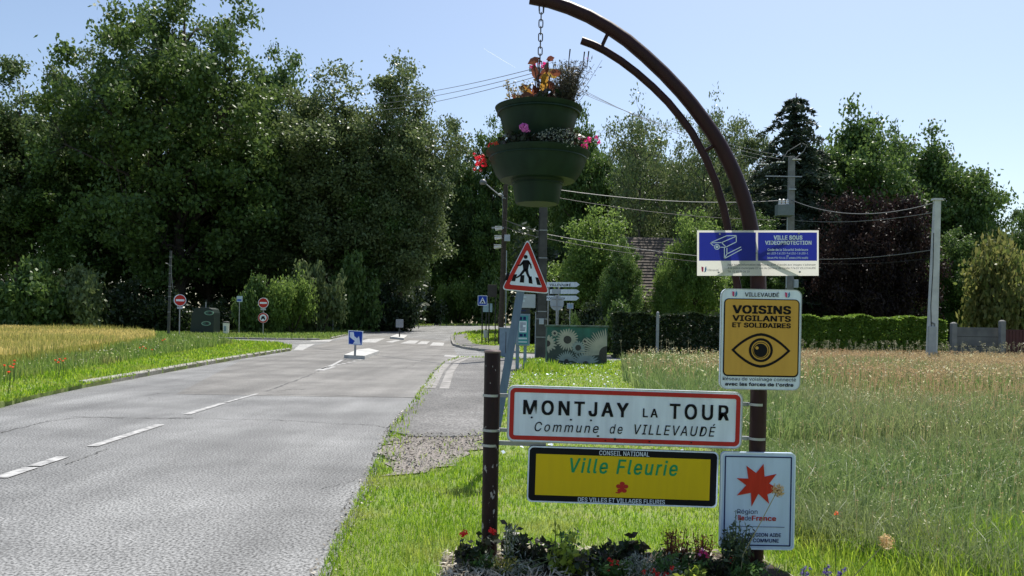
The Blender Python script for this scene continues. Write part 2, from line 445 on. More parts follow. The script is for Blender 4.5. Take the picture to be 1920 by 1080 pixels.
class Sign:
    """a sign face measured in photo pixels from its top left corner (u right, v down)"""
    def __init__(s, name, label, cat, cpx, cpy, d, w, h, tilt=0.0, yaw=0.0):
        s.w, s.h, s.k = w, h, d / F
        s.root = thing(name, label, cat, W(cpx, cpy, d), (0, R(tilt), R(yaw)))
    def p(s, u, v): return ((u - s.w / 2) * s.k, (s.h / 2 - v) * s.k)
    def rect(s, u0, v0, u1, v1, r=0):
        a, b = s.p(u0, v1), s.p(u1, v0)
        return rr(a[0], a[1], b[0], b[1], max(r * s.k, 1e-4), 5 if r else 1)
    def plate(s, name, poly, lvl, mat, thick=.0009, parent=None):
        y = -lvl * .0018
        return MB().plate(poly, y - thick, y).build(name, mat, parent or s.root)
    def ring(s, name, a, b, lvl, mat, parent=None):
        y = -lvl * .0018
        return MB().ring(a, b, y - .0009, y).build(name, mat, parent or s.root)
    def text(s, body, u0, u1, base, cap, mat, bold=.0, shear=.0, space=1.0, lvl=2, parent=None):
        me = bold_mesh(body, bold, shear, space + bold * 1.6)
        n = len(me.vertices); co = np.zeros(n * 3, np.float32); me.vertices.foreach_get('co', co); co = co.reshape(-1, 3)
        if bold not in CAPS: CAPS[bold] = capheight(0) + 1.2 * bold
        x0, x1 = co[:, 0].min(), co[:, 0].max()
        sx = (u1 - u0) * s.k / (x1 - x0); sz = cap * s.k / CAPS[bold]
        ox, oz = s.p(u0, base)
        V = np.stack([(co[:, 0] - x0) * sx + ox, -lvl * .0018 - co[:, 2] * .05, co[:, 1] * sz + oz], 1).astype(np.float32)
        me.vertices.foreach_set('co', V.ravel()); me.update(); me.materials.clear()
        return link('lettering', me, mat, parent or s.root)

m_alu = M('aluminium', (.45, .46, .47), .45, (.36, .37, .38), 8, metal=.7)
m_galv = M('galvanised_steel', (.36, .37, .38), .5, (.27, .28, .29), 10, metal=.5)
m_swhite = M('sign_white', (.78, .86, .95), .4, (.66, .72, .80), 1.6, spec=.2)
m_sred = M('sign_red', (.50, .035, .03), .35, (.44, .04, .03), 4, spec=.08)
m_sblack = M('sign_black', (.010, .010, .012), .5, (.014, .014, .016), 30, spec=.08)
m_syel = M('sign_yellow', (.74, .52, .015), .4, (.71, .495, .017), 3, spec=.08)
m_sgreen = M('sign_green', (.02, .33, .13), .4, spec=.08)
m_sgold = M('sign_gold', (.66, .37, .075), .4, (.62, .345, .07), 3, spec=.08)
m_snavy = M('sign_navy', (.02, .03, .12), .4, spec=.08)
m_sorange = M('sign_orange_red', (.58, .045, .025), .4, spec=.08)
m_spink = M('sign_pink', (.62, .06, .16), .4, spec=.08)
m_steal = M('sign_teal', (.04, .22, .40), .4, spec=.08)
m_sblue = M('sign_blue', (.02, .07, .42), .4, (.02, .06, .36), spec=.08)
m_brown = M('brown_painted_steel', (.034, .011, .012), .45, (.024, .009, .009), 6, .25, bscale=14, spec=.22)
m_rust = M('brown_flaking_paint', (.026, .010, .010), .5, (.018, .009, .008), 9, .3, spec=.2)

D0 = 5.17
# worn short post with flakes of pale primer
def flaked():
    m = m_rust; n, l = m.node_tree.nodes, m.node_tree.links
    p = n['Principled BSDF']; tc = n.new('ShaderNodeTexCoord'); mp = n.new('ShaderNodeMapping')
    mp.inputs['Scale'].default_value = (1, 1, .45); l.new(tc.outputs['Object'], mp.inputs['Vector'])
    nz = n.new('ShaderNodeTexNoise'); nz.inputs['Scale'].default_value = 34; nz.inputs['Detail'].default_value = 6; l.new(mp.outputs[0], nz.inputs['Vector'])
    sp = n.new('ShaderNodeSeparateXYZ'); l.new(tc.outputs['Object'], sp.inputs[0])
    hz = n.new('ShaderNodeMapRange'); hz.inputs['From Min'].default_value = .95; hz.inputs['From Max'].default_value = .1
    hz.inputs['To Min'].default_value = -.06; hz.inputs['To Max'].default_value = .05; l.new(sp.outputs['Z'], hz.inputs['Value'])
    ad = n.new('ShaderNodeMath'); l.new(nz.outputs['Fac'], ad.inputs[0]); l.new(hz.outputs['Result'], ad.inputs[1])
    th = n.new('ShaderNodeMapRange'); th.inputs['From Min'].default_value = .645; th.inputs['From Max'].default_value = .66; l.new(ad.outputs[0], th.inputs['Value'])
    old_link = p.inputs['Base Color'].links[0].from_socket
    mx = n.new('ShaderNodeMix'); mx.data_type = 'RGBA'; l.new(th.outputs['Result'], mx.inputs['Factor']); l.new(old_link, mx.inputs['A'])
    mx.inputs['B'].default_value = (.33, .30, .28, 1); l.new(mx.outputs['Result'], p.inputs['Base Color'])
flaked()
pb = W(917, 1040, D0); lp = thing('sign_post', 'short brown steel post with flaking paint at the left end of the village sign', 'post', (pb.x, D0, 0))
top = W(922.5, 660, D0)
MB().lathe([(.052, 0), (.052, top.z - .012), (.05, top.z - .004)], 20).build('shaft', m_rust, lp, True)
MB().lathe([(.054, top.z - .006), (.055, top.z + .004), (.048, top.z + .012), (.0, top.z + .016)], 20).build('cap', M('post_cap', (.16, .11, .10), .5), lp, True)

# arch post
ab = W(1416, 1040, D0)
ap = thing('arched_post', 'tall brown steel arch bending over the road verge and carrying the flower basket', 'post', (ab.x, D0, 0))
def loc(px, py, d=D0): v = W(px, py, d); return (v.x - ab.x, 0, v.z)
MB().tube([(0, 0, 0), (0, 0, .6), (.004, 0, loc(1420, 740)[2]), loc(1421.5, 600)], .0525, 20).build('post', m_brown, ap, True)
arch_px = [(1421.5, 600), (1422.5, 560), (1421, 510), (1416, 470), (1408, 430), (1402, 400), (1392, 366), (1380, 333), (1366, 302), (1350, 272), (1335, 248), (1318, 224), (1298, 197), (1277, 172), (1245, 138), (1210, 105), (1176, 76), (1141, 52), (1104, 31), (1067, 15), (1030, 3), (994, -4)]
MB().tube([loc(*p) for p in arch_px], [.051 - .011 * i / 21 for i in range(22)], 16).build('arch', m_brown, ap, True)
inner_px = [(1416, 680), (1404, 640), (1391, 580), (1379, 517), (1366, 436), (1357, 391), (1342, 342), (1323, 296), (1297, 248), (1276, 220), (1253, 192), (1224, 163), (1193, 136), (1164, 114), (1134, 95), (1112, 84), (1090, 76)]
MB().tube([loc(*p) for p in inner_px], .0245, 14).build('inner_arch', m_brown, ap, True)
for a, b in (((1140, 62), (1126, 92)), ((1344, 270), (1315, 287)), ((1414, 455), (1372, 462))):
    MB().tube([loc(*a), loc(*b)], .012, 10).build('strut', m_brown, ap, True)
for pz in (600, 700): MB().lathe([(.0525, -.006), (.0555, -.003), (.0555, .003), (.0525, .006)], 20, loc(1420.6, pz)).build('weld_seam', m_brown, ap, True)
MB().lathe([(.11, 0), (.11, .02), (.06, .02), (.055, .04)], 20).build('base_plate', m_brown, ap, True)

# village name sign
s = Sign('village_sign', 'white village entry sign with red border reading MONTJAY LA TOUR', 'sign', 1171.5, 782, D0 - .02, 441, 106, .8)
w, h = s.w, s.h
MB().plate(s.rect(0, 0, w, h, 13), 0, .028).build('panel', m_swhite, s.root)
s.ring('edge', s.rect(.0, .0, w, h, 13), s.rect(1.5, 1.5, w - 1.5, h - 1.5, 12), 1, m_alu)
s.ring('border', s.rect(4.5, 4.5, w - 4.5, h - 4.5, 10), s.rect(12.5, 12.5, w - 12.5, h - 12.5, 3), 1, m_sred)
s.text('MONTJAY', 29.5, 227, 53.5, 27, m_sblack, .026, 0, 1.25)
s.text('LA', 254, 282, 52, 16.5, m_sblack, .02, 0, 1.3)
s.text('TOUR', 304, 415, 53.5, 28.5, m_sblack, .022, 0, 1.25)
s.text('Commune', 52, 172, 84.5, 17.5, m_sblack, .004, .22, 1.25)
s.text('de', 193, 217, 84.5, 17.5, m_sblack, .004, .22, 1.25)
s.text('VILLEVAUDÉ', 239, 391, 84.5, 18.5, m_sblack, .006, .22, 1.2)
for u, v, a, r_ in ((203, 95, 30, 4), (46, 59, 130, 3), (119, 61, 80, 3), (157, 61, 45, 3), (171, 90, 20, 3), (268, 97.5, 0, 2.5), (346, 97, 10, 2), (185, 98, 60, 2)):
    pts = []
    for k in range(7):
        t = R(a + k * 360 / 7); q = s.p(u + r_ * math.cos(t) * random.Random(k + u).uniform(.4, 1.1), v + r_ * .6 * math.sin(t)); pts.append(q)
    s.plate('peeled_spot', pts[::-1], 3, m_sblack)
# rails and clamps
def clampset(parent, items, y=.0):
    for (x, z, rad) in items:
        MB().lathe([(rad, -.008), (rad + .003, -.008), (rad + .003, .008), (rad, .008)], 20, (x, y, z)).build('clamp_band', m_alu, parent, True)
def tolocal(root, wp): 
    m = Matrix.Translation(root.location) @ root.rotation_euler.to_matrix().to_4x4(); return m.inverted() @ Vector(wp)
for py in (741, 806):
    q = tolocal(s.root, W(921, py, D0)); clampset(s.root, [(q.x, q.z, .0525)], q.y)
    q2 = tolocal(s.root, W(951, py + 1, D0))
    MB().box(q.x + .05, q2.x + .06, .03, .05, q2.z - .012, q2.z + .012).build('bracket', m_galv, s.root)
for py in (758, 822):
    q = tolocal(s.root, W(1419, py, D0)); clampset(s.root, [(q.x, q.z, .0530)], q.y)
    q2 = tolocal(s.root, W(1392, py, D0))
    MB().box(q2.x - .06, q.x - .05, .03, .05, q2.z - .012, q2.z + .012).build('bracket', m_galv, s.root)

# flowers award sign
s = Sign('award_sign', 'yellow sign with a black frame reading Ville Fleurie under the village sign', 'sign', 1167.5, 894, D0 - .02, 357, 105, .9)
w, h = s.w, s.h
MB().plate(s.rect(0, 0, w, h, 9), 0, .026).build('panel', m_sblack, s.root)
s.ring('edge', s.rect(0, 0, w, h, 9), s.rect(2.6, 2.6, w - 2.6, h - 2.6, 8), 1, m_swhite)
s.plate('yellow_field', s.rect(15, 14.5, 342, 91.5, .6), 1, m_syel)
s.text('CONSEIL NATIONAL', 133, 227, 13, 8.5, m_swhite, .008)
s.text('Ville Fleurie', 79, 281, 47.5, 27.5, m_sgreen, .016, .2, 1.15)
s.text('DES VILLES ET VILLAGES FLEURIS', 96, 259, 101.5, 8.3, m_swhite, .012)
pet = MB()
for k in range(5):
    a = R(90 + 72 * k); ca, sa = math.cos(a), math.sin(a); pts = []
    for j in range(10):
        t = 2 * math.pi * j / 10; rr_ = 4.3 * (1 + .12 * math.cos(2 * t))
        pts.append(s.p(178 + 7.2 * ca + rr_ * math.cos(t), 72.5 - 7.2 * sa - rr_ * math.sin(t)))
    pet.plate(pts, -.0045 - k * .0002, -.003)
stem = [s.p(176, 76), s.p(178, 78), s.p(173, 84), s.p(166, 83), s.p(166, 81.5), s.p(172, 81)]
pet.plate(stem, -.0045, -.003); pet.plate([s.p(178 + 4.5 * math.cos(t), 72.5 - 4.5 * math.sin(t)) for t in np.linspace(0, 6.283, 13)[:-1]], -.006, -.0055); pet.build('flower_emblem', m_sred, s.root)
q = tolocal(s.root, W(919, 834, D0)); clampset(s.root, [(q.x, q.z, .0528)], q.y)
q2 = tolocal(s.root, W(995, 833, D0))
MB().box(q.x + .05, q2.x + .1, .03, .05, q2.z - .014, q2.z + .014).build('bracket', m_galv, s.root)

# region sign
s = Sign('region_sign', 'pale blue sign with an orange red star low on the right post', 'sign', 1420.5, 939.5, D0 - .09, 140, 182, .1)
w, h = s.w, s.h
MB().plate(s.rect(0, 0, w, h, 8), 0, .026).build('panel', M('sign_pale_blue', (.56, .68, .86), .4, (.50, .61, .77), 1.6, spec=.2), s.root)
s.ring('edge', s.rect(0, 0, w, h, 8), s.rect(2.5, 2.5, w - 2.5, h - 2.5, 7), 1, m_swhite)
s.ring('border', s.rect(7, 7, w - 7, h - 7, 2), s.rect(9.3, 9.3, w - 9.3, h - 9.3, 1), 1, m_snavy)
def z3(x, y): return (x / 4.153 + 1340 - 1351.5, y / 4.153 + 820 - 848)
tips = [(245, 220), (378, 203), (480, 280), (505, 400), (428, 514), (290, 537), (175, 453), (170, 318)]
vall = [(322, 275), (388, 302), (425, 355), (412, 440), (342, 436), (284, 430), (246, 372), (262, 320)]
pts = []
for a, b in zip(tips, vall): pts += [s.p(*z3(*a)), s.p(*z3(*b))]
s.plate('star', pts[::-1], 2, m_sorange)
s.text('Région', 32, 70, 115, 8.5, m_snavy, .0)
s.text('île', 33, 45.5, 127.5, 9.5, m_sred, .03); s.text('de', 46.5, 58, 127.5, 9, m_snavy, -.004); s.text('France', 59.5, 105, 127.5, 9.2, m_sred, .03)
s.plate('rule', s.rect(17, 138.5, 121, 139.4), 2, m_snavy)
s.text('ICI, LA RÉGION AIDE', 22, 115, 157.5, 7, m_snavy, .018); s.text('VOTRE COMMUNE', 29, 111, 168, 7, m_snavy, .018)
for v in (30, 150):
    MB().box(-.07, .07, .027, .04, (h / 2 - v) * s.k - .015, (h / 2 - v) * s.k + .015).build('bracket', m_galv, s.root)

# neighbourhood watch sign
s = Sign('watch_sign', 'gold neighbourhood watch sign with a big black eye on the right post', 'sign', 1426.5, 636.5, D0 - .09, 151, 189, .1)
w, h = s.w, s.h
MB().plate(s.rect(0, 0, w, h, 13), 0, .026).build('panel', m_swhite, s.root)
s.ring('edge', s.rect(0, 0, w, h, 13), s.rect(1.4, 1.4, w - 1.4, h - 1.4, 12), 1, m_alu)
s.plate('border', s.rect(5.2, 18.5, 147, 164.5, 9), 1, m_sblack)
s.plate('gold_field', s.rect(7.4, 20.2, 144.5, 161.5, 7), 2, m_sgold)
s.text('VILLEVAUDÉ', 44, 108, 14.5, 7.6, m_sblack, .01)
s.text('VOISINS', 21, 130.5, 46.5, 15.5, m_sblack, .036, lvl=4); s.text('VIGILANTS', 21, 130.5, 60.5, 10.8, m_sblack, .03, lvl=4); s.text('ET SOLIDAIRES', 21, 130.5, 72.5, 9, m_sblack, .03, lvl=4)
def emblem(s, u, v, e, parent=None, lvl=3):
    y = -lvl * .0018
    MB().plate([s.p(u - 5 * e, v - 5 * e), s.p(u - 4 * e, v + 4 * e), s.p(u - 1.2 * e, v + 5.5 * e), s.p(u - .8 * e, v - 4 * e)], y - .001, y).build('pink_emblem', m_spink, s.root)
    MB().plate([s.p(u + .2 * e, v + 6 * e), s.p(u + 3.6 * e, v + 4.5 * e), s.p(u + 5 * e, v), s.p(u + 4 * e, v - 6 * e), s.p(u + 1.6 * e, v - 2 * e), s.p(u + 1.8 * e, v + 2 * e)], y - .001, y).build('blue_emblem', m_steal, s.root)
emblem(s, 24.5, 10, .95); emblem(s, 123.5, 10, .95)
def almond(a, b, n=14):
    pts = []
    for k in range(n): t = -1 + 2 * k / n; pts.append(s.p(75.5 + a * t, 115 - b * (1 - abs(t) ** 1.75) - .0))
    for k in range(n): t = 1 - 2 * k / n; pts.append(s.p(75.5 + a * t, 115 + b * (1 - abs(t) ** 1.75)))
    return pts
s.ring('eye_outline', almond(55.5, 32.5), almond(49.5, 27.5), 3, m_sblack)
def circ(u, v, r_, n=28): return [s.p(u + r_ * math.cos(2 * math.pi * k / n), v - r_ * math.sin(2 * math.pi * k / n)) for k in range(n)]
s.ring('iris', circ(75.5, 114.5, 22.5), circ(75.5, 114.5, 18), 3, m_sblack)
s.plate('pupil', circ(75, 115, 12.8), 3, m_sblack); s.plate('eye_glint', circ(68, 110.5, 3), 4, m_sgold)
s.ring('eye_glint', circ(75.5, 114.5, 15.6), circ(75.5, 114.5, 14.4), 3, m_sblack)
s.text('Réseau de voisinage connecté', 5.5, 142.5, 172, 6.2, m_sblack, .0); s.text("avec les forces de l'ordre", 10, 138, 182, 6.4, m_sblack, .03)
for v in (40, 150):
    MB().box(-.08, .08, .027, .04, (h / 2 - v) * s.k - .015, (h / 2 - v) * s.k + .015).build('bracket', m_galv, s.root)

# translucent camera notice
def translucent(name, c, t=.55):
    m = M(name, c, .35, c, 3); n, l = m.node_tree.nodes, m.node_tree.links
    tr = n.new('ShaderNodeBsdfTranslucent'); tr.inputs['Color'].default_value = (*c, 1); ms = n.new('ShaderNodeMixShader'); ms.inputs[0].default_value = t
    l.new(n['Principled BSDF'].outputs[0], ms.inputs[1]); l.new(tr.outputs[0], ms.inputs[2]); l.new(ms.outputs[0], n['Material Output'].inputs['Surface'])
    return m
s = Sign('camera_notice', 'blue and white plastic video surveillance notice fixed across the arch', 'sign', 1421, 474.5, D0 - .085, 228, 85, -1.0)
w, h = s.w, s.h
m_tw, m_tb = translucent('notice_white', (.80, .78, .72)), translucent('notice_blue', (.03, .045, .44), .55)
def flat(name, poly, y, mat):
    return MB().add([(x, y, z) for x, z in poly], [tuple(range(len(poly)))]).build(name, mat, s.root)
flat('panel', s.rect(0, 0, w, h), 0, m_tw)
flat('blue_field', s.rect(3.5, 4, 110, 57), -.003, m_tb); flat('blue_field', s.rect(114, 4, 224.5, 57), -.003, m_tb)
s.text('VILLE SOUS', 143, 197, 17.5, 7.8, m_swhite, .04, lvl=3); s.text('VIDEOPROTECTION', 127, 214, 27, 7.4, m_swhite, .035, lvl=3)
s.text('Code de la Sécurité Intérieure', 131.5, 207.5, 38.5, 4.4, m_swhite, .016, lvl=3); s.text('art. L223-1 à L223-9 et L251-1 à L255-1', 131, 207.5, 45, 3.8, m_swhite, .014, lvl=3)
s.text('et', 167, 171, 49.2, 3, m_swhite, .014, lvl=3); s.text('Décret n°96-926 du 17 octobre 1996 modifié', 131, 207.5, 53.5, 3.8, m_swhite, .014, lvl=3)
m_sgrey = M('sign_grey', (.10, .10, .12), .5)
s.text("Pour toute information relative au droit d'accès aux images s'adresser", 57, 222, 66.2, 3.6, m_sgrey, .004, lvl=3)
s.text('A la police municipale 27 rue du Général de Gaulle 77410 VILLEVAUDÉ', 57, 222, 72.6, 3.6, m_sgrey, .004, lvl=3)
s.text('Tél. 01 60 26 36 20', 57, 98, 79, 3.6, m_sgrey, .004, lvl=3); s.text('Villevaudé', 19, 40, 76.5, 4.2, m_sgrey, 0, .2, lvl=3)
emblem(s, 12.5, 73, 1.0)
def z6(x, y): return (x / 8 + 1300 - 1307, y / 8 + 420 - 432)
ic = MB()
def stroke(pts, wd=1.5):
    for a, b in zip(pts[:-1], pts[1:]):
        (x0, y0), (x1, y1) = z6(*a), z6(*b); L = math.hypot(x1 - x0, y1 - y0); nx, ny = -(y1 - y0) / L * wd / 2, (x1 - x0) / L * wd / 2
        ic.plate([s.p(x0 + nx, y0 + ny), s.p(x1 + nx, y1 + ny), s.p(x1 - nx, y1 - ny), s.p(x0 - nx, y0 - ny)], -.0062, -.0052)
stroke([(250, 285), (495, 178), (640, 175), (640, 270), (480, 350)]); stroke([(250, 285), (420, 280), (640, 185)]); stroke([(250, 285), (300, 330)]); stroke([(420, 280), (490, 350), (400, 350)])
stroke([(462, 360), (462, 520), (722, 380)]); stroke([(500, 360), (500, 450), (712, 345)]); stroke([(462, 520), (500, 450)])
cc = z6(350, 345); ic.ring(circ(*cc, 5.4, 20), circ(*cc, 3.9, 20), -.0062, -.0052); ic.plate(circ(*cc, 2.6, 16), -.0062, -.0052)
ic.build('camera_symbol', m_swhite, s.root)
br = MB()
for a, b in (((40, 80), (190, 5)), ((40, 6), (192, 79))):
    p0, p1 = s.p(*a), s.p(*b); L = math.hypot(p1[0] - p0[0], p1[1] - p0[1]); nx, nz = -(p1[1] - p0[1]) / L * .013, (p1[0] - p0[0]) / L * .013
    yy = .014 if a[1] > 40 else .0165
    br.plate([(p0[0] + nx, p0[1] + nz), (p1[0] + nx, p1[1] + nz), (p1[0] - nx, p1[1] - nz), (p0[0] - nx, p0[1] - nz)], yy, yy + .002)
br.build('cross_bracket', m_galv, s.root)
for u, v in ((40, 79), (190, 6), (42, 7), (192, 78), (111, 42)):
    x, z = s.p(u, v); MB().tube([(x, -.009, z), (x, -.002, z)], .006, 8).build('bolt', m_galv, s.root)

# leaning pedestrian warning sign: standing behind the short post
DW = 8.2
wt = W(986, 514, DW); wbase = G(920, 893)
wbase = at(921, DW)
ws = thing('warning_sign', 'red triangular pedestrian crossing warning sign on a leaning grey post', 'sign', wbase)
def wl_(px, py, y=0): v = W(px, py, DW); return (v.x - wbase.x, y, v.z - wbase.z)
pa, pbm = Vector((0, .05, 0)), Vector(wl_(978, 535, .05)); t_ = (pbm - pa).normalized(); nn = Vector((t_.z, 0, -t_.x)) * .041
MB().add([pa - nn, pa + nn, pbm + nn, pbm - nn] + [q + Vector((0, .05, 0)) for q in (pa - nn, pa + nn, pbm + nn, pbm - nn)],
         [(0, 1, 2, 3), (7, 6, 5, 4), (0, 4, 5, 1), (1, 5, 6, 2), (2, 6, 7, 3), (3, 7, 4, 0)]).build('post', M('sign_post_blue_grey', (.13, .19, .28), .45, (.11, .16, .24), 8), ws)
def rtri(verts, r_):
    c = [sum(v[i] for v in verts) / 3 for i in (0, 1)]; out = []
    for i, v in enumerate(verts):
        a, b = Vector(verts[i - 1]), Vector(verts[(i + 1) % 3]); v = Vector(v)
        e0, e1 = (a - v).normalized(), (b - v).normalized()
        for k in range(5):
            f = k / 4; out.append(tuple(v + e0 * r_ * (1 - f) ** 2 * 1.6 + e1 * r_ * f ** 2 * 1.6))
    return out
def tri(shrink, r_):
    V = [(989.5, 447), (940, 543), (1031, 551)]; c = (986.5, 513)
    V = [(c[0] + (x - c[0]) * shrink, c[1] + (y - c[1]) * shrink) for x, y in V]
    return [(q[0], q[2]) for q in (wl_(*p) for p in rtri(V, r_))]
def wplate(name, poly, lv, mat): return MB().plate(poly, -.002 * lv - .001, -.002 * lv).build(name, mat, ws)
MB().plate(tri(1, 6), 0, .03).build('panel', m_swhite, ws)
MB().ring(tri(.95, 5.5), tri(.69, 3), -.003, -.002).build('border', m_sred, ws)
def zp(x, y): return (840 + x / 2.919, 330 + y / 2.919)
def wpoly(pts): return [(q[0], q[2]) for q in (wl_(*zp(*p)) for p in pts)]
fig = MB()
def blob(pts): fig.plate(wpoly(pts), -.0035, -.0022)
blob([(425 + 11 * math.cos(k), 443 - 11 * math.sin(k)) for k in np.linspace(0, 6.28, 13)[:-1]])
for pts in ([(412, 460), (440, 460), (446, 475), (438, 512), (412, 512), (408, 480)],
            [(414, 508), (432, 512), (398, 548), (376, 560), (369, 556), (390, 542)],
            [(418, 510), (437, 508), (442, 535), (456, 565), (448, 573), (432, 545)],
            [(410, 464), (418, 476), (398, 492), (381, 494), (379, 489), (394, 484)],
            [(436, 462), (444, 464), (456, 484), (459, 505), (452, 508), (449, 488), (434, 474)]): blob(pts)
fig.build('walker_symbol', m_sblack, ws)
for pts in ([(322, 534), (340, 531), (326, 570), (308, 574)], [(360, 538), (378, 538), (367, 576), (346, 575)], [(398, 542), (418, 543), (416, 584), (392, 582)], [(440, 548), (458, 550), (463, 590), (442, 587)], [(478, 554), (494, 556), (509, 598), (488, 595)]):
    MB().plate(wpoly(pts), -.0035, -.0022).build('stripe_symbol', m_sblack, ws)

# ------------------------------------------------------------------ leaves and flowers (used by all plants)
def leaf_faces(C, L, Wd, rs, up=.5, droop=None):
    """one rhombic leaf at each point of C"""
    n = len(C)
    N = rs.normal(size=(n, 3)); N[:, 2] += up; N /= np.linalg.norm(N, axis=1)[:, None]
    A = rs.normal(size=(n, 3)); A -= N * (A * N).sum(1)[:, None]; A /= np.linalg.norm(A, axis=1)[:, None] + 1e-9
    B = np.cross(N, A)
    L = np.broadcast_to(L, (n,))[:, None] * rs.uniform(.65, 1.3, (n, 1)); Wd = np.broadcast_to(Wd, (n,))[:, None] * rs.uniform(.7, 1.25, (n, 1))
    V = np.stack([C - A * L / 2, C + B * Wd / 2 + A * L * .08, C + A * L / 2, C - B * Wd / 2 + A * L * .08], 1).reshape(-1, 3)
    return V, np.arange(4 * n).reshape(-1, 4)
def leaf_obj(name, C, L, Wd, mat, rs, parent, up=.5):
    V, Fq = leaf_faces(np.asarray(C, float), L, Wd, rs, up)
    return link(name, np_mesh(name, V, Fq), mat, parent)
def blob_pts(rs, n, c, r, shell=.35):
    d = rs.normal(size=(n, 3)); d /= np.linalg.norm(d, axis=1)[:, None]
    rad = rs.uniform(shell, 1, (n, 1)) ** .6
    return np.array(c) + d * rad * np.array(r)
def blades(P, z, h, wd, lean, rs):
    """grass blades: P n x 2 points; arrays of height"""
    n = len(P); a = rs.uniform(0, 6.283, n); ca, sa = np.cos(a), np.sin(a)
    b = rs.uniform(0, 6.283, n); l = np.abs(rs.normal(0, lean, n)) * h
    lx, ly = np.cos(b) * l, np.sin(b) * l
    V = np.zeros((n, 5, 3)); w2 = wd / 2
    V[:, 0] = np.stack([P[:, 0] - ca * w2, P[:, 1] - sa * w2, z], 1); V[:, 1] = np.stack([P[:, 0] + ca * w2, P[:, 1] + sa * w2, z], 1)
    mx, my = P[:, 0] + lx * .35, P[:, 1] + ly * .35
    V[:, 2] = np.stack([mx - ca * w2 * .8, my - sa * w2 * .8, z + h * .6], 1); V[:, 3] = np.stack([mx + ca * w2 * .8, my + sa * w2 * .8, z + h * .6], 1)
    V[:, 4] = np.stack([P[:, 0] + lx, P[:, 1] + ly, z + h * (1 - .25 * np.minimum(l / h, 1))], 1)
    i = np.arange(n)[:, None] * 5
    Fq = np.concatenate([i + np.array([[0, 1, 3]]), i + np.array([[0, 3, 2]]), i + np.array([[2, 3, 4]])], 0)
    return V.reshape(-1, 3), Fq
def blade_obj(name, V, Fq, mat, parent=None): return link(name, np_mesh(name, V, Fq), mat, parent)
def petal_flower(mb, c, r_, n, rng, up=.35):
    c = Vector(c)
    for k in range(n):
        a = 6.283 * k / n + rng.uniform(-.2, .2); d = Vector((math.cos(a), math.sin(a), rng.uniform(-.2, up + .3))).normalized()
        sd_ = Vector((-math.sin(a), math.cos(a), 0)) * r_ * .38
        mb.add([c, c + d * r_ * .6 + sd_, c + d * r_ + Vector((0, 0, -.1 * r_)), c + d * r_ * .6 - sd_], [(0, 1, 2, 3)])
def bloom(mb, c, r_, rng, n=40):
    """a ruffled round flower head"""
    c = Vector(c)
    for k in range(n):
        d = Vector((rng.gauss(0, 1), rng.gauss(0, 1), rng.gauss(0, 1))).normalized(); p = c + d * r_ * rng.uniform(.4, 1)
        u = d.cross(Vector((rng.gauss(0, 1), rng.gauss(0, 1), 1))).normalized() * r_ * .42; w = d.cross(u).normalized() * r_ * .34
        mb.add([p - u, p + w + d * r_ * .1, p + u, p - w + d * r_ * .1], [(0, 1, 2, 3)])

m_lf_dark = leafmat('leaf_bed_dark', (.022, .045, .016), (.04, .03, .022), .2)
m_lf_mid = leafmat('leaf_bed_green', (.05, .12, .03), (.08, .16, .035), .35)
m_lf_lime = leafmat('leaf_bed_lime', (.20, .30, .035), (.30, .36, .06), .45)
m_lf_silver = leafmat('leaf_bed_silver', (.24, .27, .22), (.34, .36, .30), .2)
m_lf_rust = leafmat('leaf_bed_rust', (.20, .07, .03), (.12, .06, .03), .35)
m_fl_red = leafmat('petal_red', (.62, .02, .02), (.70, .05, .02), .35)
m_fl_oran = leafmat('petal_orange', (.70, .10, .02), (.75, .20, .05), .35)
m_fl_pink = leafmat('petal_pink', (.66, .16, .50), (.70, .28, .60), .35)
m_fl_mag = leafmat('petal_magenta', (.60, .02, .16), (.66, .05, .24), .35)
m_fl_viol = leafmat('petal_violet', (.10, .05, .28), (.16, .09, .36), .3)
m_lf_amber = leafmat('leaf_amber', (.26, .13, .025), (.36, .26, .04), .4)
m_lf_bronze = leafmat('leaf_bronze', (.10, .04, .025), (.16, .065, .03), .35)
m_twig = M('twig', (.10, .075, .05), .9, (.06, .05, .035), 20)
m_gstem = M('green_stem', (.10, .14, .04), .7)

# ------------------------------------------------------------------ hanging basket
bc = W(1008.5, 290, D0)
hb = thing('hanging_basket', 'dark green two tier flower basket hanging on a chain from the arch', 'flower basket', (bc.x, D0, W(1008, 383, D0).z))
kb_ = D0 / F; zb = lambda py: (383 - py) * kb_
m_pot = M('dark_green_plastic', (.011, .030, .019), .5, (.007, .021, .014), 5, .12, bscale=18, spec=.2)
prof = [(0, 0), (39 * kb_, 0), (41 * kb_, .01), (46 * kb_, zb(352)), (48.5 * kb_, zb(343)), (50 * kb_, zb(340)), (70 * kb_, zb(340)), (80 * kb_, zb(327)), (88 * kb_, zb(308)), (92 * kb_, zb(295)), (97 * kb_, zb(291)), (98 * kb_, zb(287)), (94 * kb_, zb(288)), (87 * kb_, zb(300)), (60 * kb_, zb(308))]
MB().lathe(prof, 56).build('lower_bowl', m_pot, hb, True)
prof = [(46 * kb_, zb(300)), (50 * kb_, zb(270)), (62 * kb_, zb(252)), (66 * kb_, zb(244)), (71 * kb_, zb(226)), (75 * kb_, zb(212)), (80.5 * kb_, zb(208)), (82 * kb_, zb(204)), (78 * kb_, zb(205)), (72 * kb_, zb(214))]
MB().lathe(prof, 56).build('upper_bowl', m_pot, hb, True)
for r_, py in ((76.5, 214), (90.5, 299), (47.6, 346)): MB().lathe([(r_ * kb_ - .004, zb(py) - .007), (r_ * kb_ + .005, zb(py) - .004), (r_ * kb_ + .005, zb(py) + .003), (r_ * kb_ - .002, zb(py) + .007)], 56).build('moulded_rib', m_pot, hb, True)
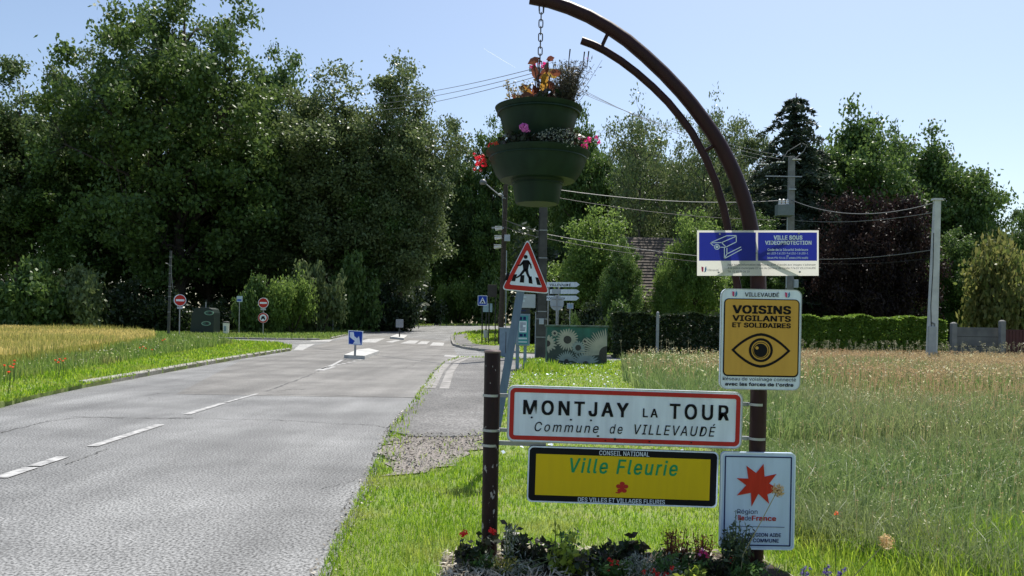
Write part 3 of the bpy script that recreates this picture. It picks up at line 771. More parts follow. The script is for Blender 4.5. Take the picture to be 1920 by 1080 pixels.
m_earth = M('potting_soil', (.05, .035, .025), .95, (.025, .02, .015), 30, .6)
MB().lathe([(0, zb(216)), (72 * kb_, zb(217))], 40).build('soil', m_earth, hb); MB().lathe([(50 * kb_, zb(298)), (88 * kb_, zb(299))], 40).build('soil', m_earth, hb)
ch = MB(); cz0, cz1 = zb(12), zb(205); n = 15; pitch = (cz0 - cz1) / n
cx_off = W(1015, 12, D0).x - bc.x
for i in range(n):
    zc = cz0 - (i + .5) * pitch; xo = cx_off * (1 - (i / n)); pts = []
    hl, hw_ = pitch * .62, .013
    for k in range(17):
        a = 6.283 * k / 16; x, z = hw_ * math.cos(a), math.sin(a) * hw_ + (hl - hw_) * (1 if math.sin(a) > 0 else -1) * min(1, abs(math.sin(a)) * 3)
        pts.append((xo + (x if i % 2 == 0 else 0), (0 if i % 2 == 0 else x), zc + z))
    ch.tube(pts, .0037, 6, False)
ch.build('chain', M('chain_steel', (.09, .085, .08), .5, metal=.6), hb, True)
hk = W(1015.5, 8, D0); MB().tube([(hk.x - bc.x - .014, 0, zb(20)), (hk.x - bc.x - .016, 0, zb(6)), (hk.x - bc.x, 0, zb(-2)), (hk.x - bc.x + .016, 0, zb(6)), (hk.x - bc.x + .012, 0, zb(24))], .005, 8).build('hook', M('chain_steel', (0, 0, 0)), hb, True)

rs = np.random.RandomState(7); rg = random.Random(7)
def bp(px, py, dy=0): v = W(px, py, D0 + dy); return v
def basket_plant(name, label, px, py, dy=0): v = bp(px, py, dy); return thing(name, label, 'plant', v, group='plants in the hanging basket')
def rel(root, px, py, dy=0): v = bp(px, py, dy) - root.location; return (v.x, v.y, v.z)
# lavender-like airy plant at the right of the top tier
t = basket_plant('heather', 'airy grey green wispy plant at the right of the top basket tier', 1058, 205)
mb = MB(); tips = []
for k in range(230):
    x, y = rg.gauss(1068, 20), rg.uniform(110, 178); x = 1060 + (x - 1060) * (.35 + .65 * (205 - y) / 90)
    dyy = rg.uniform(-.15, .15); tp = rel(t, x, y, dyy); b0 = rel(t, 1058 + rg.uniform(-14, 14), 206, dyy * .4)
    mid = tuple((a + b) / 2 + rg.uniform(-.015, .015) for a, b in zip(b0, tp)); mb.tube([b0, mid, tp], [.0022, .0018, .001], 3, False)
    for j in range(11): f = rg.uniform(.25, 1.0); tips.append([b0[i] + (tp[i] - b0[i]) * f + rg.gauss(0, .012) for i in range(3)])
mb.build('stems', m_twig, t); leaf_obj('leaves', tips, .032, .008, leafmat('leaf_heather', (.05, .055, .035), (.11, .095, .07), .3), rs, t, .9)
for x, y0, y1 in ((1069, 128, 92), (1096, 130, 97), (1104, 130, 96)): MB().tube([rel(t, x - 4, y0), rel(t, x, y1)], [.002, .0045], 4).build('flower_spike', m_twig, t)
mb = MB(); bloom(mb, rel(t, 1101, 109), .01, rg, 12); mb.build('flower', m_fl_pink, t)
# coleus-like bronze and amber leaves
t = basket_plant('canna', 'bronze and amber broad leaved plant around the basket chain', 1010, 205)
def broad(mb, a, b, wd, fold=.25):
    a, b = Vector(a), Vector(b); d = b - a; s_ = d.cross(Vector((0, 1, .3))).normalized() * wd; u = s_.cross(d).normalized() * wd * fold
    m1, m2 = a + d * .3, a + d * .65
    mb.add([a, m1 + s_ * .8, m2 + s_ * .85, b, m2 - s_ * .85, m1 - s_ * .8, m1 - u, m2 - u], [(0, 1, 6), (1, 2, 7, 6), (2, 3, 7), (3, 4, 7), (4, 5, 6, 7), (5, 0, 6)])
a_, b_ = MB(), MB()
for p, q, wd, wh in (((1001, 178), (972, 187), .036, 0), ((998, 168), (972, 164), .03, 0), ((1020, 160), (1022, 135), .03, 1), ((1015, 176), (1024, 145), .03, 1), ((1025, 135), (1050, 141), .035, 1), ((1012, 108), (989, 120), .025, 0), ((1000, 118), (1006, 152), .026, 0), ((1024, 112), (1040, 108), .02, 0), ((988, 184), (966, 188), .03, 1), ((1030, 135), (1055, 138), .025, 0), ((1040, 175), (1028, 150), .03, 0), ((990, 200), (958, 176), .03, 0), ((1004, 196), (982, 160), .026, 1), ((1036, 196), (1052, 160), .028, 0), ((1020, 190), (1046, 170), .026, 0), ((1008, 150), (1030, 126), .024, 0), ((1010, 190), (1000, 158), .03, 0)):
    broad(b_ if wh == 0 else a_, rel(t, *p, rg.uniform(-.08, .08)), rel(t, *q, rg.uniform(-.1, .05)), wd)
a_.build('amber_leaves', m_lf_amber, t); b_.build('bronze_leaves', m_lf_bronze, t)
mb = MB()
for x0, x1, y1 in ((1008, 1003, 150), (1012, 1000, 115), (1014, 1028, 112), (1016, 1032, 140), (1000, 985, 180), (1003, 1012, 108)): mb.tube([rel(t, x0, 208), rel(t, (x0 + x1) / 2 + 2, (208 + y1) / 2), rel(t, x1, y1)], .004, 5)
mb.build('stems', m_lf_bronze, t)
mb = MB()
for x, y in ((1001, 121), (1011, 117), (1021, 118), (1033, 108), (997, 126), (1018, 124)): bloom(mb, rel(t, x, y, rg.uniform(-.05, .05)), .015, rg, 16)
mb.build('flowers', m_fl_mag, t)
t = basket_plant('trailing_plant', 'thin yellowing trailing plant at the left of the top basket tier', 968, 200)
mb = MB(); pts = []
for k in range(26):
    tp = rel(t, rg.uniform(942, 1000), rg.uniform(150, 195), rg.uniform(-.15, .1)); b0 = rel(t, 968 + rg.uniform(-12, 14), 205)
    mb.tube([b0, tuple((a + b) / 2 + rg.uniform(-.01, .01) for a, b in zip(b0, tp)), tp], .0016, 3, False)
    for j in range(9): f = rg.uniform(.4, 1.05); pts.append([b0[i] + (tp[i] - b0[i]) * f + rg.gauss(0, .008) for i in range(3)])
mb.build('stems', m_twig, t); leaf_obj('leaves', pts, .026, .012, leafmat('leaf_yellowing', (.16, .15, .05), (.26, .22, .10), .4), rs, t)
# dark filling of the top tier
t = basket_plant('begonia', 'dark leaved plant filling the middle of the top basket tier', 1028, 200)
leaf_obj('leaves', blob_pts(rs, 170, rel(t, 1032, 188), (.12, .14, .07)), .05, .034, m_lf_dark, rs, t, .7)
# between the tiers
t = basket_plant('ivy_geranium', 'dark trailing leaves with a pink bloom between the basket tiers', 985, 270)
leaf_obj('leaves', np.concatenate([blob_pts(rs, 240, rel(t, 975, 268, -.10), (.15, .16, .07)), blob_pts(rs, 260, rel(t, 1008, 270, -.24), (.22, .06, .06))]), .036, .03, m_lf_dark, rs, t, .6)
mb = MB()
for dx, dy in ((-5, 0), (4, -2), (0, 4), (7, 4), (-2, -4)): bloom(mb, rel(t, 982 + dx, 239 + dy, -.3), .018, rg, 26)
mb.build('flower', m_fl_pink, t)
t = basket_plant('dusty_miller', 'silvery filigree plant in the lower basket tier', 1045, 262)
leaf_obj('leaves', blob_pts(rs, 420, rel(t, 1045, 262, -.24), (.17, .09, .075)), .019, .007, m_lf_silver, rs, t); leaf_obj('dark_leaves', blob_pts(rs, 320, rel(t, 1055, 265, -.12), (.15, .14, .07)), .035, .026, m_lf_dark, rs, t)
t = basket_plant('geranium', 'magenta flowering geranium at the right rim of the lower basket tier', 1092, 270)
mb = MB()
for k in range(13): bloom(mb, rel(t, 1096 + rg.gauss(0, 9), 266 + rg.gauss(0, 6), rg.uniform(-.12, .05)), .016, rg, 18)
mb.build('flowers', m_fl_mag, t); leaf_obj('leaves', blob_pts(rs, 60, rel(t, 1085, 278), (.05, .1, .03)), .04, .032, m_lf_mid, rs, t)
t = basket_plant('geranium', 'red and orange flowering geranium spilling over the left rim of the lower tier', 918, 285)
mb = MB(); mo = MB()
for k in range(30):
    bloom(mb, rel(t, 900 + rg.gauss(0, 6), 303 + rg.gauss(0, 10), rg.uniform(-.06, .06)), .013, rg, 12)
    if k < 8: bloom(mb, rel(t, 921 + rg.gauss(0, 4), 273 + rg.gauss(0, 4), rg.uniform(-.06, .06)), .012, rg, 12); bloom(mo, rel(t, 931 + rg.gauss(0, 4), 271 + rg.gauss(0, 4), -.03), .012, rg, 12)
mb.build('flowers', m_fl_red, t); mo.build('orange_flowers', m_fl_oran, t)
sm = MB(); sm.tube([rel(t, 936, 292), rel(t, 915, 284), rel(t, 903, 292), rel(t, 900, 306)], .003, 5); sm.tube([rel(t, 936, 290), rel(t, 922, 276)], .003, 5); sm.build('stems', m_gstem, t)
leaf_obj('leaves', blob_pts(rs, 70, rel(t, 930, 282), (.06, .08, .03)), .035, .03, m_lf_mid, rs, t)

# ------------------------------------------------------------------ poles, signs and boxes along the road
m_pole = M('pole_concrete', (.085, .083, .078), .85, (.055, .054, .05), 3, .4)
m_pole_l = M('pole_concrete_pale', (.66, .66, .65), .85, (.52, .52, .51), 2, .3)
m_wood = M('pole_wood', (.075, .06, .045), .9, (.045, .036, .028), 6, .5)
m_ltgrey = M('light_grey_paint', (.42, .46, .50), .5, (.36, .40, .44), 5)
m_bluegrey = M('blue_grey_paint', (.22, .30, .37), .5, (.18, .25, .31), 4)
m_wire = M('wire', (.012, .012, .013), .6)
m_wire_l = M('wire_pale', (.22, .22, .22), .5)
m_white_pl = M('white_plastic', (.75, .75, .74), .4)
m_black = M('dark_metal', (.03, .032, .035), .5)

def polething(name, label, px, d, topy, r0, r1, mat, square=False, cat='pole', lean=0):
    b = at(px, d); z1 = ztop(px, topy, d) - b.z
    t = thing(name, label, cat, b)
    if square: 
        MB().box(-r0, r0, -r0 * .7, r0 * .7, -.2, z1, r1 / r0).build('shaft', mat, t, bevel=.02)
    else: MB().tube([(0, 0, -.2), (lean * z1 * .5, 0, z1 / 2), (lean * z1, 0, z1)], [r0, (r0 + r1) / 2, r1], 14).build('shaft', mat, t, True)
    t['top'] = z1
    return t
# middle concrete pole
cp = polething('utility_pole', 'tall dark concrete utility pole with steel bands behind the warning sign', 1015, 36, 118, .235, .13, m_pole, True)
k36 = 36 / F; zc = lambda py: ztop(1014, py, 36) - cp.location.z
for py in (432, 484, 584, 598, 632):
    z = zc(py); hw2 = .235 + (.13 - .235) * z / cp['top'] + .006
    MB().box(-hw2, hw2, -hw2 * .72, hw2 * .72, z - .02, z + .02).build('band', m_galv, cp)
MB().box(-.11, .10, -.235, -.18, zc(608), zc(597)).build('plate', m_ltgrey, cp)
MB().tube([(-.26, -.05, 0), (-.26, -.05, zc(585))], .022, 8).build('conduit', m_ltgrey, cp, True)
MB().tube([(-.20, -.16, zc(590)), (-.17, -.14, zc(400))], .018, 8).build('cable', m_wire, cp, True)
MB().box(-.75, .75, -.05, .05, zc(134), zc(129)).build('crossarm', m_galv, cp)
for x in (-.7, 0, .7): MB().lathe([(.05, 0), (.07, .05), (.04, .1), (.06, .15), (.0, .18)], 10, (x, 0, zc(129))).build('insulator', m_white_pl, cp, True)
# wooden pole with street lamp and cameras
wp = polething('utility_pole', 'old wooden utility pole carrying a street lamp and white cameras', 939, 56, 346, .20, .15, m_wood, lean=.016)
k56 = 56 / F
def wq(px, py, y=0): v = W(px, py, 56); return (v.x - wp.location.x, y, v.z - wp.location.z)
MB().tube([wq(948, 373, -.15), wq(938, 368, -.3), wq(922, 356, -.4), wq(912, 347, -.4)], .035, 8).build('lamp_arm', m_galv, wp, True)
MB().lathe([(0, .28), (.16, .22), (.25, .06), (.25, 0), (.20, -.08), (0, -.11)], 16, wq(906, 345, -.4)).build('lamp_head', M('lamp_grey', (.16, .165, .17), .4), wp, True)
MB().tube([wq(941, 364, -.3), wq(943, 395, -.25), wq(942, 410, -.2)], .02, 6).build('cable', m_wire_l, wp, True)
MB().box(-.75, .1, -.2, -.12, wq(0, 413)[2], wq(0, 410)[2]).build('crossarm', m_galv, wp)
for px, py in ((935, 430), (934, 447), (933, 464)):
    c = wq(px, py, -.45); o = MB(); o.tube([(c[0] - .22, c[1], c[2] - .04), (c[0] + .22, c[1] + .1, c[2] + .05)], [.11, .13], 10); o.box(c[0] - .25, c[0] + .24, c[1] - .14, c[1] + .14, c[2] + .12, c[2] + .16)
    o.build('camera', m_white_pl, wp, True)
    MB().tube([c, wq(943, py, -.1)], .03, 6).build('camera_bracket', m_galv, wp)
o = MB(); c = wq(951, 447, -.25); o.box(c[0] - .2, c[0] + .2, c[1] - .12, c[1] + .12, c[2] - .22, c[2] + .22).build('junction_box', m_ltgrey, wp, bevel=.02)
c = wq(938, 366, -.35); MB().lathe([(0, .1), (.16, .05), (.16, -.04), (0, -.1)], 12, c).build('sensor', m_white_pl, wp, True)
MB().tube([wq(948, 620, -.22), wq(950, 470, -.2)], .03, 6).build('conduit', m_ltgrey, wp, True)
# bus stop totem
D = 26.5
bs = thing('bus_stop', 'blue grey bus stop totem with header plate and timetable board', 'bus stop', at(989, D))
def bq(px, py): v = W(px, py, D); return (v.x - bs.location.x, v.z - bs.location.z)
def bbox(name, x0, y0, x1, y1, ya, yb, mat, bev=.008):
    a, b = bq(x0, y1), bq(x1, y0); return MB().box(a[0], b[0], ya, yb, a[1], b[1]).build(name, mat, bs, bevel=bev)
for x0, x1, y0 in ((978.5, 985, 578), (993, 999, 575)):
    a, b = bq(x0, 0), bq(x1, 0); MB().box(a[0], b[0], .0, .09, -.1, bq(0, y0)[1]).build('post', m_bluegrey, bs, bevel=.01)
bbox('header_plate', 973.5, 552.5, 1004, 577, -.06, -.02, m_ltgrey); bbox('dark_plate', 971, 578.5, 994, 587, -.05, -.01, m_black)
bbox('notice_board', 967.5, 588.5, 994, 648, -.08, -.01, m_bluegrey, .015)
m_teal = M('poster_teal', (.05, .30, .32), .5, (.04, .24, .27), 3)
bbox('poster', 972, 592, 990.5, 645, -.088, -.081, m_teal, 0); bbox('timetable', 973.5, 602.5, 987.5, 623, -.094, -.089, m_swhite, 0)
rg2 = random.Random(2)
for k in range(7):
    y = 605 + k * 2.3; a, b = bq(975, y + 1), bq(975 + rg2.uniform(5, 11), y); MB().box(a[0], b[0], -.0965, -.0945, a[1], b[1]).build('timetable_line', m_snavy, bs)
for x0, y0, x1, y1 in ((974, 594, 979, 600), (981, 594, 986, 600), (974, 626, 980, 631), (982, 626, 986, 631), (975, 582, 986, 583.5)):
    a, b = bq(x0, y1), bq(x1, y0); MB().box(a[0], b[0], -.0965 if y0 > 590 else -.054, -.0945 if y0 > 590 else -.0505, a[1], b[1]).build('poster_print', m_snavy, bs)
m_prp = M('print_pale', (.55, .66, .72), .5)
for x0, y0, x1, y1 in ((975, 556, 987, 558), (975, 562, 984, 566), (972, 633, 988, 636), (972, 640, 988, 642)):
    a, b = bq(x0, y1), bq(x1, y0); MB().box(a[0], b[0], -.0905 if y0 > 590 else -.064, -.0895 if y0 > 590 else -.0605, a[1], b[1]).build('header_print', m_prp, bs)
# pale roadside cabinet behind it
b = at(949, 37.5); t = thing('roadside_cabinet', 'pale blue roadside cabinet behind the leaning sign post', 'cabinet', b); hk = 37.5 / F
MB().box(-.30, .30, 0, .35, 0, ztop(949, 614, 37.5) - .04).build('body', m_bluegrey, t, bevel=.01); zt = ztop(949, 614, 37.5); MB().box(-.33, .33, -.03, .38, zt - .038, zt).build('lid', m_ltgrey, t, bevel=.01)
MB().box(-.012, .012, -.012, -.002, .15, zt - .2).build('door_seam', m_black, t)

# fingerpost with arrows
D = 47
fp = thing('direction_sign', 'stack of white arrow direction signs reading VILLEVAUDÉ behind the mural box', 'sign', at(1049, D)); kk = D / F
def fq(px, py): v = W(px, py, D); return (v.x - fp.location.x, v.z - fp.location.z)
for px in (1038, 1057): MB().tube([(fq(px, 0)[0], .08, 0), (fq(px, 0)[0], .08, fq(px, 529)[1])], .045, 8).build('post', m_galv, fp, True)
for x0, x1, y0, y1, txt in ((1019, 1086, 529, 538, 'VILLEVAUDÉ'), (1031, 1086, 542.5, 551, None), (1022, 1085, 554.5, 563.5, 'BORDEAUX')):
    ym = (y0 + y1) / 2; poly = [fq(x0, y1), fq(x1 - 5, y1), fq(x1 + 1, ym), fq(x1 - 5, y0), fq(x0, y0)]
    b_ = MB().plate(poly, -.03, .03).build('arrow_panel', m_swhite, fp)
    if txt:
        me = text_mesh(txt, .02); n_ = len(me.vertices); co = np.zeros(n_ * 3, np.float32); me.vertices.foreach_get('co', co); co = co.reshape(-1, 3)
        a, e = fq(x0 + (11 if txt[0] == 'V' else 2), y1 - 2), fq(x0 + (51 if txt[0] == 'V' else 38), y0 + 2)
        mn, mxx = co.min(0), co.max(0); co[:, 0] = (co[:, 0] - mn[0]) / (mxx[0] - mn[0]) * (e[0] - a[0]) + a[0]; zz = (co[:, 1] - mn[1]) / .73 * (e[1] - a[1]) * (.93 if txt[0] == 'V' else 1) + a[1]
        if txt[0] == 'V': zz = (co[:, 1]) / .73 * (e[1] - a[1]) + a[1]
        co[:, 2] = zz; co[:, 1] = -.034; me.vertices.foreach_set('co', co.ravel()); me.materials.clear(); link('lettering', me, m_sblack, b_)
for x0, x1 in ((955, 965),):
    pass
t = fp
a = fq(1043, 546.5); MB().box(a[0] - .26, a[0] + .26, -.05, .04, a[1] - .14, a[1] + .14).build('small_panel', m_ltgrey, fp)
# round sign seen from behind, and small plate
rb = thing('road_sign', 'round road sign seen from behind in front of the arrow signs', 'sign', at(1043.5, 44)); kk = 44 / F; zt = ztop(1043.5, 568, 44)
MB().tube([(.0, .05, 0), (0, .05, zt + .3)], .05, 8).build('post', m_galv, rb, True)
MB().plate([(13 * kk * math.cos(2 * math.pi * k / 28), zt + 14.5 * kk * math.sin(2 * math.pi * k / 28)) for k in range(28)], 0, .03).build('disc', m_ltgrey, rb)
for dz in (-.2, .2): MB().box(-.28, .28, -.03, -.002, zt + dz - .03, zt + dz + .03).build('rail', m_galv, rb)
MB().box(-.03, .03, -.08, -.032, zt - .42, zt + .42).build('stiffener', m_galv, rb)
sp = thing('small_plate_sign', 'small pale plate on a thin post behind the mural box', 'sign', at(1068.5, 44)); zt = ztop(1067.5, 574, 44)
MB().tube([(.0, .05, 0), (0, .05, zt)], .04, 8).build('post', m_galv, sp, True); MB().box(-.18, .18, -.01, .02, zt - .15, zt + .16).build('plate', m_ltgrey, sp, bevel=.01); MB().box(-.12, .12, -.016, -.012, zt - .09, zt + .10).build('face', M('plate_blue', (.25, .38, .55), .4), sp)

# mural box
D = 31
mbx = thing('mural_cabinet', 'electricity box painted with big pale sunflowers on a teal ground', 'cabinet', at(1084, D)); kk = D / F
def mq(px, py): v = W(px, py, D); return (v.x - mbx.location.x, v.z - mbx.location.z)
x0, z1 = mq(1026, 609); x1, _ = mq(1139, 609)
MB().box(x0, x1, 0, 1.3, -.05, z1 - .07).build('body', M('mural_teal', (.035, .17, .13), .6, (.02, .07, .06), 1.6), mbx, bevel=.01)
MB().box(x0 - .05, x1 + .06, -.06, 1.36, z1 - .068, z1).build('lid', M('lid_green', (.10, .17, .13), .7, (.05, .07, .05), 5), mbx, bevel=.01)
dk = MB(); xa, za = mq(1026.5, 683)
pts = [(x0 + .01, .02), (x1 - .01, .02), (x1 - .01, .95), (x1 - .45, .80), (x1 - .75, .95), (x1 - 1.1, .7), (x0 + .75, .9), (x0 + .45, 1.05), (x0 + .25, .8), (x0 + .01, .9)]
dk.plate(pts, -.004, -.002).build('painted_foliage', M('mural_dark', (.035, .055, .05), .6, (.05, .07, .06), 4), mbx)
m_petal = M('mural_petal', (.46, .44, .35), .6, (.33, .34, .28), 3); m_petal2 = M('mural_petal_grey', (.30, .36, .34), .6, (.22, .27, .26), 3); m_cen = M('mural_center', (.06, .055, .05), .6, (.03, .03, .028), 30)
def sunflower(px, py, r_, n, cr_, mat, ph=0, a0=0, a1=360, lv=0):
    c = mq(px, py); o = MB(); rq = random.Random(int(px * 7 + py)); yy = -.006 - lv * .006
    clampx = lambda x: min(max(x, x0 + .008), x1 - .008); clampz = lambda z: min(max(z, .02), z1 - .08)
    for k in range(n):
        a = R(a0 + (a1 - a0) * (k + .5) / n + ph); L = r_ * kk * rq.uniform(.88, 1.06); d = (math.cos(a), math.sin(a)); wv = (-d[1], d[0]); wd = (a1 - a0) / 360 * 2 * math.pi * r_ * kk * .33 / n
        i0 = cr_ * kk * .8
        pts = [(c[0] + d[0] * (i0 + (L - i0) * f) + wv[0] * wd * g, c[1] + d[1] * (i0 + (L - i0) * f) + wv[1] * wd * g) for f, g in ((0, .5), (.5, 1), (.85, .6), (1, 0), (.85, -.6), (.5, -1), (0, -.5))]
        pts = [(clampx(x), clampz(z)) for x, z in pts]
        o.add([(x, yy - .0012 * (k % 3), z) for x, z in pts], [tuple(range(7))])
    fl = o.build('painted_flower', mat, mbx)
    pts = [(clampx(c[0] + cr_ * kk * math.cos(t)), clampz(c[1] + cr_ * kk * math.sin(t))) for t in np.linspace(0, 6.283, 25)[:-1]]
    MB().add([(x, yy - .0045, z) for x, z in pts], [tuple(range(24))]).build('painted_center', m_cen, fl)
sunflower(1064, 637, 22, 24, 7.5, m_petal, lv=0)
sunflower(1026, 644, 18, 16, 6, m_petal, lv=1); sunflower(1040, 625, 6.5, 12, 2.6, m_petal, lv=1)
sunflower(1084, 652, 14, 16, 5.5, m_petal2, lv=2); sunflower(1097, 640, 6, 12, 3, m_petal, lv=2)
sunflower(1138, 664, 50, 17, 15, m_petal, a0=86, a1=186, lv=3); sunflower(1062, 677, 20, 12, 4, m_petal2, a0=5, a1=175, lv=2)
sunflower(1098, 683, 27, 12, 6, m_petal2, a0=10, a1=170, lv=1)

# crossing signs at the far corner
D = 57
t = thing('crossing_sign', 'small blue pedestrian crossing sign on the far footpath corner', 'sign', at(904, D)); kk = D / F
za, zb_ = ztop(904, 573, D) - t.location.z, ztop(904, 554, D) - t.location.z
MB().tube([(0, .05, 0), (0, .05, zb_)], .045, 8).build('post', m_black, t, True)
MB().plate(rr(-9 * kk, za, 9 * kk, zb_, .05), 0, .03).build('panel', m_swhite, t); MB().plate(rr(-8 * kk, za + .04, 8 * kk, zb_ - .04, .04), -.004, -.002).build('face', m_sblue, t)
c = (za + zb_) / 2
MB().plate([(-6 * kk, c - 5.6 * kk), (6 * kk, c - 5.6 * kk), (0, c + 6.3 * kk)], -.008, -.006).build('white_triangle', m_swhite, t)
o = MB(); o.plate([(-.03, c - .02), (.05, c - .02), (.12, c - .2), (.07, c - .2), (0, c - .09), (-.08, c - .2), (-.13, c - .2)], -.012, -.010); o.plate([(.035 * math.cos(k), c + .05 + .04 * math.sin(k)) for k in np.linspace(0, 6.28, 11)[:-1]], -.012, -.010); o.build('walker_symbol', m_sblack, t)
t = thing('road_sign', 'light blue square sign seen from behind beside the far crossing', 'sign', at(913.5, D + 3)); kk = 60 / F
za, zb_ = ztop(913, 585, 60) - t.location.z, ztop(913, 569, 60) - t.location.z; MB().tube([(-.08, .05, 0), (-.08, .05, zb_)], .04, 8).build('post', m_black, t, True); MB().plate(rr(-10 * kk, za, 9 * kk, zb_, .03), 0, .03).build('panel', M('panel_light_blue', (.30, .44, .52), .5), t)
t = thing('notice_cabinet', 'dark wooden notice board on posts beside the wooden pole', 'notice board', at(922, D)); kk = 57 / F
za, zb_ = ztop(922, 557, D) - t.location.z, ztop(922, 534, D) - t.location.z
for x in (-.2, .25): MB().tube([(x, .06, 0), (x, .06, zb_)], .04, 8).build('post', m_black, t, True)
MB().box(-.33, .33, -.05, .05, za, zb_).build('board', M('dark_board', (.05, .045, .04), .7), t, bevel=.02)
t = thing('litter_bin', 'small grey litter bin below the far crossing signs', 'bin', at(911.5, 58)); MB().lathe([(.16, .5), (.2, 1.0), (.21, 1.05), (.18, 1.05), (.15, .55)], 16).build('bucket', m_ltgrey, t, True); MB().tube([(0, .2, 0), (0, .2, .95)], .03, 6).build('post', m_black, t)

# traffic island arrow sign and the far grey sign back
D = 34
t = thing('arrow_sign', 'square blue keep right sign with white arrow on the near traffic island', 'sign', G(665, 667, .15)); kk = D / F
def iq(px, py): v = W(px, py, t.location.y); return (v.x - t.location.x, v.z - t.location.z)
MB().tube([(-.0, .05, 0), (.02, .05, iq(667, 622)[1])], .045, 10).build('post', m_galv, t, True)
q = lambda *p: [iq(400 + x / 3.692, 500 + y / 3.692) for x, y in p]
MB().plate(q((934, 440), (1037, 446), (1030, 545), (934, 538)), 0, .03).build('panel', m_swhite, t); MB().plate(q((939, 445), (1032, 450), (1026, 541), (939, 534)), -.004, -.002).build('face', m_sblue, t)
MB().plate(q((945, 452), (972, 453), (976, 480), (995, 497), (1008, 480), (1020, 538), (966, 533), (980, 515), (946, 488)), -.008, -.006).build('arrow', m_swhite, t)
t = thing('island_sign', 'grey sign seen from behind on the far traffic island', 'sign', G(749, 632, .13)); D = t.location.y; kk = D / F
za, zb_ = ztop(750, 614, D) - t.location.z, ztop(750, 598.5, D) - t.location.z
MB().tube([(0, .0, 0), (0, .0, zb_ - .1)], .05, 8).build('post', m_black, t, True); MB().plate(rr(-7 * kk, za, 7 * kk, zb_, .06), -.06, -.03).build('panel', M('sign_back_grey', (.26, .28, .31), .5), t)
for f in (.3, .7): MB().box(-6 * kk, 6 * kk, -.085, -.062, za + (zb_ - za) * f - .02, za + (zb_ - za) * f + .02).build('rail', m_galv, t)

# left side of the junction
def disc(t, name, z, r_, y0, mat, y1=None, n=28, rx=1.0): return MB().plate([(r_ * rx * math.cos(2 * math.pi * k / n), z + r_ * math.sin(2 * math.pi * k / n)) for k in range(n)], y0, y1 if y1 is not None else y0 + .002).build(name, mat, t)
def noentry(px, d, cy, rpx, label, yaw=0, base=0.1):
    t = thing('no_entry_sign', label, 'sign', at(px, d, base), (0, 0, R(yaw)), 'no entry signs'); kk = d / F; z = ztop(px, cy, d) - t.location.z; r_ = rpx * kk
    MB().tube([(0, .06, -.1), (0, .06, z + r_ * .6)], .04, 8).build('post', m_galv, t, True)
    disc(t, 'panel', z, r_, 0, m_swhite, .03); disc(t, 'face', z, r_ * .9, -.004, m_sred); MB().box(-r_ * .68, r_ * .68, -.008, -.006, z - r_ * .17, z + r_ * .17).build('bar', m_swhite, t)
    return t, z, r_
t, z, r_ = noentry(493, 66, 568, 9.8, 'red no entry disc above a round sign with a vehicle symbol'); kk = 66 / F
MB().box(-5 * kk, 5 * kk, 0, .02, z - 13.5 * kk, z - 10.2 * kk).build('plate', m_ltgrey, t)
z2 = ztop(493, 596, 66) - t.location.z
disc(t, 'panel', z2, 9.6 * kk, 0, m_swhite, .03); o = MB(); n = 28
o.ring([(9.2 * kk * math.cos(6.2832 * k / n), z2 + 9.2 * kk * math.sin(6.2832 * k / n)) for k in range(n)], [(6.6 * kk * math.cos(6.2832 * k / n), z2 + 6.6 * kk * math.sin(6.2832 * k / n)) for k in range(n)], -.005, -.002); o.build('border', m_sred, t)
o = MB(); o.box(-.17, .17, -.006, -.003, z2 - .08, z2 + .02); o.box(-.12, .12, -.006, -.003, z2 + .022, z2 + .14); o.box(-.16, -.09, -.006, -.003, z2 - .17, z2 - .082); o.box(.09, .16, -.006, -.003, z2 - .17, z2 - .082); o.build('vehicle_symbol', m_sblack, t)
t, z, r_ = noentry(337, 60, 563, 11, 'no entry disc turned sideways at the edge of the crop field', 38, .15)
MB().box(-.2, .2, 0, .03, z - r_ - .2, z - r_ - .03).build('plate', m_ltgrey, t); 
disc(t, 'rear_disc', z, r_, .10, m_ltgrey, .13)
# slim post with small blue sign, bus flag
t = thing('small_road_sign', 'small pale blue sign on a slim pole left of the no entry discs', 'sign', at(448, 66, .1)); kk = 66 / F; za, zb_ = ztop(448, 566, 66) - t.location.z, ztop(448, 555, 66) - t.location.z
MB().tube([(0, .05, -.1), (0, .05, zb_)], .035, 8).build('post', m_galv, t, True); MB().plate(rr(-5 * kk, za, 5.5 * kk, zb_, .03), 0, .03).build('panel', M('panel_pale_blue', (.45, .58, .68), .45), t); MB().box(-4 * kk, 4 * kk, -.004, -.002, za + .08, za + .22).build('strip', m_sblue, t)
D = 80
t = thing('bus_stop_flag', 'tall thin bus stop flag with two light blue plates before the shrubs', 'sign', at(624.5, D, .06)); kk = D / F; za, zb_ = ztop(624, 567, D) - t.location.z, ztop(624, 552, D) - t.location.z
MB().tube([(0, .0, 0), (0, .0, zb_)], .05, 8).build('post', m_galv, t, True)
for x in (-1, 1): MB().plate(rr(*sorted((x * 1 * kk, x * 8 * kk))[:1], za, sorted((x * 1 * kk, x * 8 * kk))[1], zb_, .03), -.03, .03).build('plate', M('panel_sky_blue', (.24, .48, .62), .45), t)
MB().box(-.4, .4, -.036, -.032, za + .1, za + .2).build('strip', m_swhite, t)
